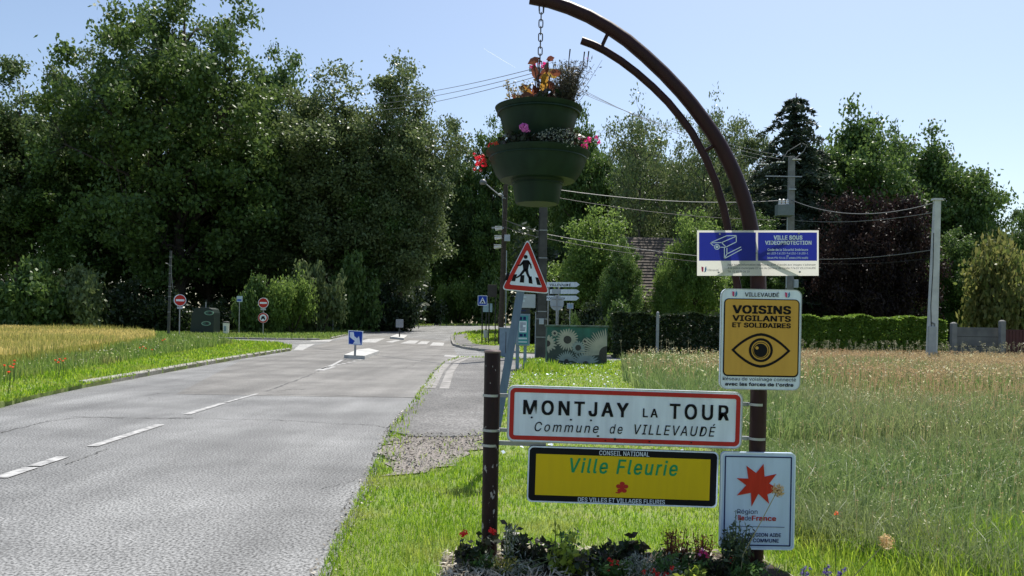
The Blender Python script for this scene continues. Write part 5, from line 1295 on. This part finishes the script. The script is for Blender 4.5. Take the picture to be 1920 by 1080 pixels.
hedge('hedge', 'dark hedge between the mural box and the neighbourhood sign', 1150, 1462, 38, 590, 1.3, 15000, LF_DARK, .18, 3)  # tree shade over this stretch is painted by the darker leaf colour

# ------------------------------------------------------------------ grass
def inpoly(P, poly):
    x, y = P[:, 0], P[:, 1]; ins = np.zeros(len(P), bool); n = len(poly)
    for i in range(n):
        x0, y0 = poly[i - 1][0], poly[i - 1][1]; x1, y1 = poly[i][0], poly[i][1]
        if y0 == y1: continue
        c = ((y0 > y) != (y1 > y)) & (x < (x1 - x0) * (y - y0) / (y1 - y0) + x0); ins ^= c
    return ins
def scatter(poly, y0, y1, dens, rs, minus=()):
    xs = [p[0] for p in poly]; xa, xb = max(min(xs), -y1 * .72 - 2), min(max(xs), y1 * .72 + 2)
    n = int((xb - xa) * (y1 - y0) * dens); P = np.stack([rs.uniform(xa, xb, n), rs.uniform(y0, y1, n)], 1)
    k = inpoly(P, poly)
    for q in minus: k &= ~inpoly(P + rs.normal(0, .05, P.shape) * (1 + P[:, 1:] * .04), q)
    P = P[k]; return P[np.abs(P[:, 0]) < P[:, 1] * .78 + 3.2]
def vnoise(P, s, seed):
    return (np.sin(P[:, 0] * s + seed) + np.sin(P[:, 1] * s * .83 + seed * 2.1) + np.sin((P[:, 0] + P[:, 1]) * s * .61 + seed * .7) + np.sin((P[:, 0] - P[:, 1]) * s * 1.37 + seed * 1.3)) / 4
def grass(name, label, specs, mat, z0, minus=()):
    Vs, Fs, off = [], [], 0
    for poly, y0, y1, dens, h, wd, lean, seed in specs:
        rs = np.random.RandomState(seed); P = scatter(poly, y0, y1, dens, rs, minus)
        hh = h * rs.uniform(.5, 1.25, len(P)) * (1 + .45 * vnoise(P, 1.3 if y1 < 12 else .5, seed))
        V, Fq = blades(P, Tn(P[:, 1]) + z0, np.maximum(hh, .01), wd, lean, rs); Vs.append(V); Fs.append(Fq + off); off += len(V)
    o = blade_obj(name, np.concatenate(Vs), np.concatenate(Fs), mat); return tag(o, label, 'grass', None, 'stuff')
m_gr = leafmat('grass_blade', (.055, .165, .010), (.25, .38, .030), .48, rough=.45, spec=.18, pos=(1.3, (.27, .28, .08), .5, .8))
m_gr2 = leafmat('grass_verge', (.08, .16, .03), (.17, .25, .06), .45, rough=.4, pos=(.35, (.16, .17, .06), .5, .75))
m_mead = leafmat('grass_meadow', (.08, .15, .042), (.17, .24, .08), .4, rough=.45, pos=(.22, (.18, .20, .09), .45, .7))
m_seed = leafmat('grass_seed', (.27, .22, .11), (.40, .32, .17), .38, rough=.5, pos=(.18, (.34, .22, .12), .45, .75))
m_crop = leafmat('crop_blade', (.24, .25, .06), (.34, .33, .09), .45, rough=.45, pos=(.12, (.17, .20, .04), .5, .75))
m_cropear = leafmat('crop_ear', (.44, .37, .11), (.54, .46, .16), .4, rough=.5)

MEAD_B = [Vector((2.02, 5.75, 0)), Vector((2.5, 10, 0)), Vector((2.85, 16, 0)), Vector((3.1, 22, 0)), Vector((3.9, 28.5, 0)), Vector((5.0, 33, 0)), Vector((6.2, 36.2, 0)), Vector((60, 36.2, 0)), Vector((60, 3.6, 0)), Vector((4.2, 3.9, 0)), Vector((2.8, 4.7, 0))]
BED = [Vector((-.42, 5.2, 0)), Vector((.1, 5.42, 0)), Vector((.9, 5.36, 0)), Vector((1.62, 5.4, 0)), Vector((1.75, 4.9, 0)), Vector((1.6, 3.9, 0)), Vector((-.4, 3.9, 0))]
lawn_in = [Vector((p.x - .06, p.y, 0)) for p in LAWN_IN] + [Vector((60, SIDE_N[-1].y - .5, 0)), Vector((60, -12, 0))]
minus = (PATH, GRAV, MEAD_B, BED)
grass('grass', 'bright green lawn grass under and beside the village signs',
      [(lawn_in, 3.6, 6.2, 4200, .055, .0045, .7, 1), (lawn_in, 6.2, 9, 2000, .06, .007, .7, 2), (lawn_in, 9, 14, 700, .07, .011, .7, 3), (lawn_in, 14, 24, 260, .08, .018, .6, 4), (lawn_in, 24, 38, 110, .10, .03, .6, 5)], m_gr, .015, minus)
grass('grass', 'sparse weeds growing through the gravel and footpath edge', [(GRAV, 7, 12.5, 60, .06, .008, .7, 6), ([p + Vector((.04 * (-1) ** i, 0, 0)) for i, p in enumerate(R_EDGE[3:8])] + [p + Vector((.2, 0, 0)) for p in R_EDGE[3:8]][::-1], 7, 22, 90, .06, .012, .7, 7)], m_gr, .04)
# tufts spilling over the road edge and around posts
tuft = [Vector((-.85, 4.3, 0)), Vector((-.55, 6.6, 0)), Vector((-.25, 6.6, 0)), Vector((-.2, 4.3, 0))]
grass('grass', 'taller tufts of grass near the short brown post', [(tuft, 4.3, 6.6, 420, .15, .006, .6, 8), ([Vector((2.0, 4.2, 0)), Vector((1.75, 5.9, 0)), Vector((4.5, 5.9, 0)), Vector((5, 4.2, 0))], 4.2, 6.2, 1300, .20, .007, .6, 9), ([Vector((.45, 25, 0)), Vector((.35, 28, 0)), Vector((1.6, 28, 0)), Vector((1.6, 25, 0))], 25, 28, 120, .3, .03, .4, 10)], m_gr, .015, (BED,))
rsM = dict(lean=.35)
grass('meadow_grass', 'tall olive green meadow grass right of the signs',
      [(MEAD_B, 3.6, 6.5, 2200, .26, .006, .8, 11), (MEAD_B, 6.5, 10, 1200, .32, .009, .75, 12), (MEAD_B, 10, 18, 420, .42, .014, .6, 13), (MEAD_B, 18, 36, 130, .52, .026, .4, 14)], m_mead, 0)
def seeds(name, label, specs, mat):
    Vs, Fs, off = [], [], 0
    for poly, y0, y1, dens, h, L, wd, seed, mode in specs:
        rs = np.random.RandomState(seed); P = scatter(poly, y0, y1, dens, rs)
        k = vnoise(P, .33, 3.0); keep = rs.uniform(size=len(P)) < np.clip(.16 + .40 * k + (P[:, 1] - 12) * .020 + (P[:, 0] - .36 * P[:, 1]) * .10, .05, 1)
        P = P[keep]; n = len(P); hh = h * rs.uniform(.75, 1.2, n); a = rs.uniform(0, 6.283, n); ln = np.abs(rs.normal(0, .14, n)) * hh
        top = np.stack([P[:, 0] + np.cos(a) * ln, P[:, 1] + np.sin(a) * ln, hh + Tn(P[:, 1])], 1)
        for j in range(mode):                      # small spikelets of each head
            c = top + np.stack([rs.normal(0, wd * 1.2, n), rs.normal(0, wd * 1.2, n), -rs.uniform(0, L * 1.6, n)], 1)
            V, Fq = leaf_faces(c, L * .6, wd, rs, -.3); Vs.append(V); Fs.append(Fq + off); off += len(V)
        w = np.stack([np.full(n, wd * .16), np.zeros(n), np.zeros(n)], 1); bs_ = np.stack([P[:, 0], P[:, 1], Tn(P[:, 1])], 1)
        V = np.stack([bs_ - w, bs_ + w, top + w * .6, top - w * .6], 1).reshape(-1, 3); Vs.append(V); Fs.append(np.arange(4 * n).reshape(-1, 4) + off); off += 4 * n
    o = blade_obj(name, np.concatenate(Vs), np.concatenate(Fs), mat); tag(o, label, 'grass', None, 'stuff')
seeds('meadow_grass', 'pinkish tan seed heads over the meadow', [(MEAD_B, 4.3, 9, 200, .34, .022, .007, 21, 3), (MEAD_B, 9, 18, 90, .46, .04, .012, 22, 3), (MEAD_B, 18, 36, 60, .62, .08, .03, 23, 3)], m_seed)

def flecks(name, label, specs, mat):
    Vs, Fs, off = [], [], 0
    for poly, y0, y1, dens, h, L, wd, seed in specs:
        rs = np.random.RandomState(seed); P = scatter(poly, y0, y1, dens, rs); P = P[vnoise(P, 1.1, seed) + rs.normal(0, .3, len(P)) > .05]; n = len(P)
        V, Fq = leaf_faces(np.stack([P[:, 0], P[:, 1], h * rs.uniform(.55, 1.15, n) + Tn(P[:, 1])], 1), L, wd, rs, .2); Vs.append(V); Fs.append(Fq + off); off += len(V)
    tag(blade_obj(name, np.concatenate(Vs), np.concatenate(Fs), mat), label, 'grass', None, 'stuff')
flecks('meadow_grass', 'small pale spikelets scattered over the meadow', [(MEAD_B, 4.5, 9, 190, .28, .024, .007, 24), (MEAD_B, 9, 18, 60, .42, .04, .012, 25), (MEAD_B, 18, 36, 26, .58, .08, .03, 26)], leafmat('spikelet', (.42, .44, .24), (.58, .56, .36), .4))
# left verge, crop field, far verges
v_poly = VERGE + [Vector((-60, 62, 0)), Vector((-60, 3, 0)), Vector((-9.2, 3, 0))]
EDGE_L = [p + Vector((.10, .0, 0)) for p in L_EDGE[3:]] + [p + Vector((-.35, .05, 0)) for p in L_EDGE[3:]][::-1]
CROP = [Vector((-60, 12, 0)), G(-120, 742), G(0, 706), G(110, 684), G(220, 662), G(290, 645), at(290, 56), at(262, 61), Vector((-62, 70, 0))]
TALL = [G(-120, 762), G(60, 718), G(200, 694), G(350, 665), G(440, 650), G(400, 643.5), G(330, 640), G(308, 643), G(220, 662), G(0, 706), G(-120, 742)]
grass('verge_grass', 'green roadside grass on the left verge', [(EDGE_L, 5, 26, 520, .07, .014, .9, 30), (v_poly, 6, 14, 500, .10, .012, .6, 31), (v_poly, 14, 24, 260, .11, .02, .6, 32), (v_poly, 24, 40, 120, .13, .03, .6, 33), (v_poly, 40, 64, 55, .16, .05, .5, 34)], m_gr, .09, (CROP,))
grass('verge_grass', 'taller weeds between the verge and the crop field', [(TALL, 10, 24, 130, .36, .018, .3, 35), (TALL, 24, 60, 80, .40, .035, .3, 36)], m_gr2, .09)
flecks('verge_grass', 'pale seed heads in the left roadside weeds', [(TALL, 10, 26, 26, .36, .06, .018, 27), (TALL, 26, 60, 10, .42, .10, .04, 28)], MATS['spikelet'])
grass('crop', 'yellow green cereal crop standing in the field', [(CROP, 12, 30, 170, .52, .02, .22, 41), (CROP, 30, 50, 90, .55, .035, .22, 42), (CROP, 50, 80, 45, .58, .06, .22, 43)], m_crop, .09)
grass('crop', 'golden awned ears on top of the cereal crop', [(CROP, 12, 30, 60, .16, .022, .3, 44), (CROP, 30, 50, 40, .17, .045, .3, 45), (CROP, 50, 80, 24, .18, .08, .3, 46)], m_cropear, .50)
fv = L_SIDE_F[::-1] + L_FAR[::-1] + [Vector((10, 128, 0)), Vector((-30, 100, 0)), Vector((-60, 75, 0)), Vector((-60, 62, 0))]
grass('verge_grass', 'grass strip along the foot of the wood', [(fv, 55, 75, 26, .26, .07, .4, 51), (fv, 75, 128, 12, .32, .11, .4, 52)], m_gr2, .05)
cv = [Vector((p.x + .1, p.y + .1, 0)) for p in SIDE_F] + R_FAR + [Vector((60, 118, 0)), Vector((60, 45, 0))]
grass('verge_grass', 'grass on the corner beyond the side road', [(cv, 40, 62, 40, .10, .05, .5, 53), (cv, 62, 110, 12, .2, .1, .5, 54)], m_gr, .06, (CP,))
# tall weeds in front of the hedge
weeds = [at(1100, 33.5), at(1300, 33.8), at(1500, 34.5), at(1950, 34.5), at(1950, 36.3), at(1100, 36.3)]
seeds('weeds', 'tall pale flowering weeds in front of the hedge', [([Vector((x.x, x.y, 0)) for x in weeds], 33, 36.5, 11, .95, .10, .035, 61, 8)], leafmat('weed_head', (.13, .15, .08), (.26, .25, .17), .35))

# poppies in the left verge
pop = [(8, 684, 0), (19, 686, 0), (26, 682, 0), (24, 688, 0), (16, 697, 0), (27, 675, 0), (104, 674, 1), (112, 672, 1), (118, 675, 1), (122, 671, 1), (109, 678, 1), (262, 650, 2), (268, 648, 2), (273, 651, 2), (285, 654, 2), (305, 636, 3), (309, 634, 3)]
plab = ['red poppy of the cluster in the grass at the left picture edge', 'red poppy of the small cluster in the weeds below the crop field middle', 'red poppy of the cluster near the right end of the crop field', 'red poppy at the tip of the crop field']
for i, (px, py, k) in enumerate(pop):
    g = G(px, py + 3, .5); rg3 = random.Random(i); t = thing('poppy', plab[k], 'flower', (g.x, g.y, .1), group='red poppies ' + ('at the left picture edge', 'below the crop field', 'near the end of the crop', 'at the crop tip')[k]); r_ = .023 * max(1, g.y / 26)
    o = MB(); bloom(o, (0, 0, .42), r_ * 1.15, rg3, 9); petal_flower(o, (0, 0, .42), r_ * 1.7, 5, rg3, .5); o.build('petals', leafmat('petal_poppy', (.72, .06, .01), (.75, .12, .03), .4), t)
    MB().tube([(0, 0, 0), (.02, 0, .22), (0, 0, .42)], .006, 4).build('stem', m_gstem, t)
GRIT = GRAV
rs = np.random.RandomState(78)
P = np.concatenate([scatter(GRIT, 7, 12, 420, rs), scatter([p + Vector((.25 * math.sin(i * 2.1), .3, 0)) for i, p in enumerate(GRIT)], 7, 12.5, 160, rs)]); n = len(P)
V, Fq = leaf_faces(np.stack([P[:, 0], P[:, 1], .05 + rs.uniform(0, .012, n)], 1), .032, .026, rs, 2.2)
tag(blade_obj('gravel', V, Fq, leafmat('stone_chip', (.30, .28, .25), (.19, .175, .155), .0, rough=.9, spec=.08)), 'loose grey stones on the gravel patch by the footpath end', 'gravel', None, 'stuff')
ED = [p + Vector((-.12, 0, 0)) for p in [r_back] + R_EDGE[:6]] + [p + Vector((.10, 0, 0)) for p in [r_back] + R_EDGE[:6]][::-1]
P = scatter(ED, 4, 14, 500, rs); n = len(P); V, Fq = leaf_faces(np.stack([P[:, 0], P[:, 1], .024 + rs.uniform(0, .01, n)], 1), .026, .02, rs, 2.2)
tag(blade_obj('grit', V, Fq, leafmat('grit_chip', (.30, .27, .22), (.13, .11, .08), .0)), 'loose grit and crumbs along the right road edge', 'grit', None, 'stuff')
# small daisies in the lawn would be specks: one scattered object
rs = np.random.RandomState(77)
P = scatter(lawn_in, 9, 34, 5, rs, minus); V, Fq = leaf_faces(np.stack([P[:, 0], P[:, 1], np.full(len(P), .10)], 1), .05, .05, rs, 2.0)
tag(blade_obj('daisies', V, Fq, m_swhite), 'tiny white daisies sprinkled in the lawn grass', 'flowers', None, 'stuff')

# ------------------------------------------------------------------ flower bed in front of the signs
m_mulch = M('bed_soil', (.06, .045, .03), .95, (.03, .022, .016), 25, .8)
struct(sheet('flower_bed', [Vector((p.x, p.y, 0)) for p in BED], m_mulch, .035), 'planted bed of earth and straw mulch at the foot of the signs', 'flower bed')
rs = np.random.RandomState(5)
P = scatter(BED, 4.0, 5.4, 2000, rs); P = P[rs.uniform(size=len(P)) < np.clip(1.05 - (P[:, 0] + .1) * 1.3, .12, 1)]; n = len(P); V, Fq = leaf_faces(np.stack([P[:, 0], P[:, 1], .045 + rs.uniform(0, .035, n)], 1), .075, .011, rs, 1.6)
tag(blade_obj('straw_mulch', V, Fq, leafmat('straw', (.62, .57, .46), (.42, .37, .28), .2)), 'pale straw and wood chip mulch over the flower bed', 'mulch', None, 'stuff')
DB = 4.95
def bedplant(name, label, px, py, d=DB, group='plants in the flower bed'):
    b = at(px, d, .03); t = thing(name, label, 'plant', b, group=group); t['d'] = d; t.scale = (1.12, 1.1, 1.08); return t
def br_(t, px, py, dy=0): v = W(px, py, t['d'] + dy); return (v.x - t.location.x, dy, v.z - t.location.z)
def leafy(t, stems, mat, L, Wd, per, seed, up=.5, spread=.02, smat=None):
    rs = np.random.RandomState(seed); rg = random.Random(seed); o = MB(); P = []
    for px, py in stems:
        dy = rg.uniform(-.1, .1); tp = Vector(br_(t, px, py, dy)); b0 = Vector((tp.x * .35 + rg.uniform(-.02, .02), dy * .4, 0)); m = b0.lerp(tp, .5) + Vector((rg.uniform(-.015, .015), 0, .01))
        o.tube([b0, m, tp], [.004, .003, .0018], 4, False)
        for j in range(int(per * 2)):
            f = rg.uniform(.15, 1.02); q = b0.lerp(m, f * 2) if f < .5 else m.lerp(tp, f * 2 - 1); P.append([q.x + rg.gauss(0, spread), q.y + rg.gauss(0, spread), q.z + rg.gauss(0, spread * .5)])
    o.build('stems', smat or m_gstem, t); leaf_obj('leaves', P, L * .78, Wd * .78, mat, rs, t, up)
def blooms(t, name, lst, mat, r_, n=22, seed=1):
    rg = random.Random(seed)
    for px, py in lst: o = MB(); bloom(o, br_(t, px, py, -.06), r_, rg, n); o.build(name.rstrip('s'), mat, t)
rgb = random.Random(12)
def spray(x0, x1, y0, y1, n): return [(rgb.uniform(x0, x1), rgb.uniform(y0, y1)) for _ in range(n)]
t = bedplant('begonia', 'dark leaved begonia with red flowers at the foot of the short post', 893, 1050)
leafy(t, spray(866, 930, 1008, 1045, 16), m_lf_dark, .07, .045, 9, 1, .7, .022); blooms(t, 'flowers', [(868, 1007), (873, 1004), (917, 1000), (922, 1003)], m_fl_red, .018)
t = bedplant('dahlia', 'dark bushy plant with a pointed top right of the short post', 970, 1050, 5.0)
leafy(t, spray(950, 1000, 1005, 1045, 12) + [(960, 986), (966, 990), (955, 992), (985, 1012), (1010, 1016), (1020, 1020)], m_lf_dark, .075, .034, 9, 2, .5, .02)
leafy(bedplant('wallflower', 'silvery thin leaved tips above the dark bushy plant', 962, 1050, 4.97), spray(948, 975, 982, 1005, 8), m_lf_silver, .045, .009, 9, 3, .3, .012)
t = bedplant('hydrangea', 'lime green broad leaved seedling plant left of the bed middle', 1060, 1060, 4.9)
leafy(t, spray(1035, 1110, 1015, 1065, 20) + [(1042, 985), (1076, 1008)], m_lf_lime, .06, .044, 6, 4, .9, .02)
leafy(bedplant('sedum', 'green mid height plant behind the lime green seedlings', 1060, 1040, 5.08), spray(1040, 1085, 990, 1040, 12), m_lf_mid, .05, .03, 7, 5, .5, .02)
t = bedplant('dahlia', 'dark clump with broad pointed leaves in the middle of the bed', 1180, 1050, 5.05)
leafy(t, spray(1165, 1205, 1010, 1040, 12) + [(1183, 1008), (1203, 1020), (1168, 1012)], m_lf_dark, .085, .05, 6, 6, .5, .025)
leafy(bedplant('dahlia', 'low dark leaves left of the middle clump', 1120, 1060, 5.05), spray(1085, 1160, 1030, 1055, 14), m_lf_dark, .08, .045, 6, 7, .6, .025)
t = bedplant('begonia', 'small begonia with orange red flowers at the bottom of the bed', 1150, 1070, 4.8)
leafy(t, spray(1125, 1185, 1045, 1075, 14), m_lf_mid, .05, .025, 8, 8, .6, .02); blooms(t, 'flowers', [(1143, 1052), (1150, 1055), (1157, 1058), (1147, 1060), (1140, 1072)], m_fl_red, .015, 18)
t = bedplant('begonia', 'red flowers close to the bottom edge right of the orange begonia', 1235, 1075, 4.75)
leafy(t, spray(1200, 1280, 1060, 1085, 12), m_lf_silver, .04, .012, 10, 9, .5, .02); blooms(t, 'flowers', [(1224, 1072), (1232, 1078), (1256, 1067), (1247, 1079), (1210, 1074)], m_fl_red, .016, 18, 4)
t = bedplant('penstemon', 'upright plant with rusty spiky heads in front of the award sign', 1268, 1050, 5.0)
leafy(t, spray(1250, 1290, 990, 1040, 20), m_lf_rust, .035, .010, 16, 10, .8, .014, m_lf_rust); leafy(t, spray(1240, 1300, 1030, 1060, 18), m_lf_dark, .05, .014, 10, 11, .6, .02)
t = bedplant('penstemon', 'smaller rusty headed plant beside the region sign', 1315, 1060, 5.0)
leafy(t, spray(1300, 1335, 1000, 1030, 12), m_lf_rust, .03, .010, 14, 12, .8, .012, m_lf_rust); leafy(t, spray(1290, 1345, 1035, 1065, 14), m_lf_mid, .045, .014, 10, 13, .6, .02)
t = bedplant('phlox', 'white and pink flower low beside the region sign', 1320, 1065, 4.85)
leafy(t, spray(1300, 1345, 1050, 1075, 10), m_lf_mid, .045, .02, 8, 14); blooms(t, 'flowers', [(1314, 1038), (1322, 1040), (1325, 1046)], m_fl_mag, .013, 18); blooms(t, 'pale_flowers', [(1316, 1034), (1312, 1043)], m_fl_pink, .011, 14)
t = bedplant('dusty_miller', 'silvery filigree plant spreading along the middle of the bed', 1200, 1070, 4.9)
leafy(t, spray(1165, 1260, 1040, 1070, 36), m_lf_silver, .04, .008, 14, 15, .4, .018)
t = bedplant('dusty_miller', 'silvery filigree plant spreading along the left of the bed', 940, 1070, 4.85)
leafy(t, spray(880, 1030, 1045, 1078, 26), m_lf_silver, .055, .010, 8, 16, .7, .025)
leafy(bedplant('sedum', 'yellowish low plant in the straw at the left of the bed', 940, 1060, 4.85), spray(922, 965, 1045, 1062, 12), leafmat('leaf_bed_yellow', (.36, .34, .06), (.42, .38, .10), .4), .035, .012, 9, 17, .7, .018)
t = bedplant('salvia', 'dark leafy salvia with a thin flower spike in front of the region sign', 1382, 1060, 4.85)
leafy(t, spray(1362, 1400, 990, 1050, 26), leafmat('leaf_bed_deep', (.03, .06, .026), (.07, .10, .055), .3), .05, .022, 14, 18, .6, .02); blooms(t, 'flowers', [(1371, 1051), (1369, 1055)], m_fl_red, .012, 14)
leafy(t, [(1379, 966), (1386, 982)], m_lf_dark, .016, .007, 26, 19, .3, .006); leafy(t, [(1402, 1000), (1408, 1010), (1360, 1005)], m_lf_dark, .05, .012, 10, 20)
t = bedplant('phlox', 'dark foliage at the right post foot', 1400, 1070, 4.8); leafy(t, spray(1370, 1430, 1055, 1080, 24), m_lf_mid, .045, .02, 9, 21)
for lab, px, py, d, x0, x1, y0, y1, ns, mt, L, Wd, per, sd in (
        ('low dark leaved plant between lime seedlings and middle clump', 1110, 1062, 4.86, 1080, 1150, 1038, 1070, 18, m_lf_dark, .06, .03, 7, 41),
        ('silver green thyme patch right of the orange begonia', 1190, 1070, 4.78, 1160, 1225, 1052, 1078, 26, m_lf_silver, .03, .009, 9, 42),
        ('fresh green low plant in front of the rusty spiky heads', 1262, 1066, 4.86, 1232, 1300, 1040, 1072, 22, m_lf_mid, .05, .022, 7, 43),
        ('dark green low plant between the rusty heads and the salvia', 1340, 1066, 4.88, 1318, 1372, 1035, 1070, 20, m_lf_dark, .05, .022, 8, 44),
        ('lime leaved plant at the bottom edge below the rusty heads', 1288, 1080, 4.7, 1262, 1322, 1062, 1084, 14, m_lf_lime, .045, .028, 6, 45),
        ('dark plant behind the orange begonia', 1140, 1052, 5.0, 1105, 1168, 1022, 1055, 16, m_lf_dark, .06, .028, 7, 46),
        ('green plant at the left end of the bed in front of the short post', 905, 1064, 4.9, 880, 930, 1040, 1066, 16, m_lf_mid, .045, .02, 7, 47),
        ('dark plant right behind the straw at the left of the bed', 1015, 1052, 5.02, 995, 1045, 1020, 1052, 14, m_lf_dark, .06, .03, 7, 48)):
    leafy(bedplant('bedding_plant', lab, px, py, d), spray(x0, x1, y0, y1, ns), mt, L, Wd, per, sd, .6, .02)
# dried allium heads
def allium(label, px0, py0, px1, py1, d, rhead, seed):
    b = W(px0, py0, d); t = thing('dried_allium', label, 'flower', (b.x, d, 0), group='dried allium heads'); rg = random.Random(seed)
    tp = W(px1, py1, d - .05) - t.location; b1 = Vector((0, 0, b.z)); o = MB(); o.tube([Vector((b1.x - (tp.x) * .12, 0, 0)), b1, b1.lerp(tp, .5) + Vector((.004, 0, .004)), tp], [.0032, .003, .0027, .0025], 5); o.build('stem', M('dry_stem', (.34, .30, .16), .7), t, True)
    hd = MB()
    for k in range(120):
        dd = Vector((rg.gauss(0, 1), rg.gauss(0, 1), rg.gauss(0, 1))).normalized(); q = tp + Vector((.006, 0, .006)) + dd * rhead * rg.uniform(.6, 1.05)
        hd.tube([tp, q], [.0006, .0005], 3, False); u = dd.cross(Vector((rg.gauss(0, 1), 1, rg.gauss(0, 1)))).normalized() * rhead * .2; w = dd.cross(u).normalized() * rhead * .12
        hd.add([q - u, q + w, q + u, q - w], [(0, 1, 2, 3)])
    hd.build('flower_head', leafmat('dry_head', (.50, .38, .18), (.62, .48, .26), .4), t)
allium('dried allium head on a thin stem in front of the orange star', 1393, 1040, 1457, 921, 4.75, .042, 1)
allium('dried allium head leaning over the meadow at the bottom right', 1592, 1090, 1660, 1018, 4.4, .044, 2)
for i, (px, py, lab) in enumerate(((1508, 1066, 'leftmost of the three violet flower spikes right of the post'), (1551, 1062, 'middle of the three violet flower spikes right of the post'), (1578, 1067, 'rightmost of the three violet flower spikes right of the post'))):
    b = at(px, 4.6, .02); t = thing('violet_flower', lab, 'flower', b, group='violet flower spikes'); t['d'] = 4.6; tp = br_(t, px, py)
    MB().tube([(0, 0, 0), tp], .003, 5).build('stem', m_gstem, t); o = MB(); rg = random.Random(i)
    for k in range(10): bloom(o, (tp[0] + rg.gauss(0, .014), rg.gauss(0, .014), tp[2] - .03 + rg.uniform(-.02, .035)), .012, rg, 10)
    o.build('flowers', m_fl_viol, t)
b = G(1568, 1000, .3); t = thing('poppy', 'lone small orange poppy in the meadow right of the region sign', 'flower', (b.x, b.y, 0), group='meadow poppies'); o = MB(); tp = W(1568, 963, b.y) - t.location; bloom(o, tp, .014, random.Random(3), 14); o.build('petals', m_fl_oran, t); MB().tube([(0, 0, 0), tp], .002, 4).build('stem', m_gstem, t)
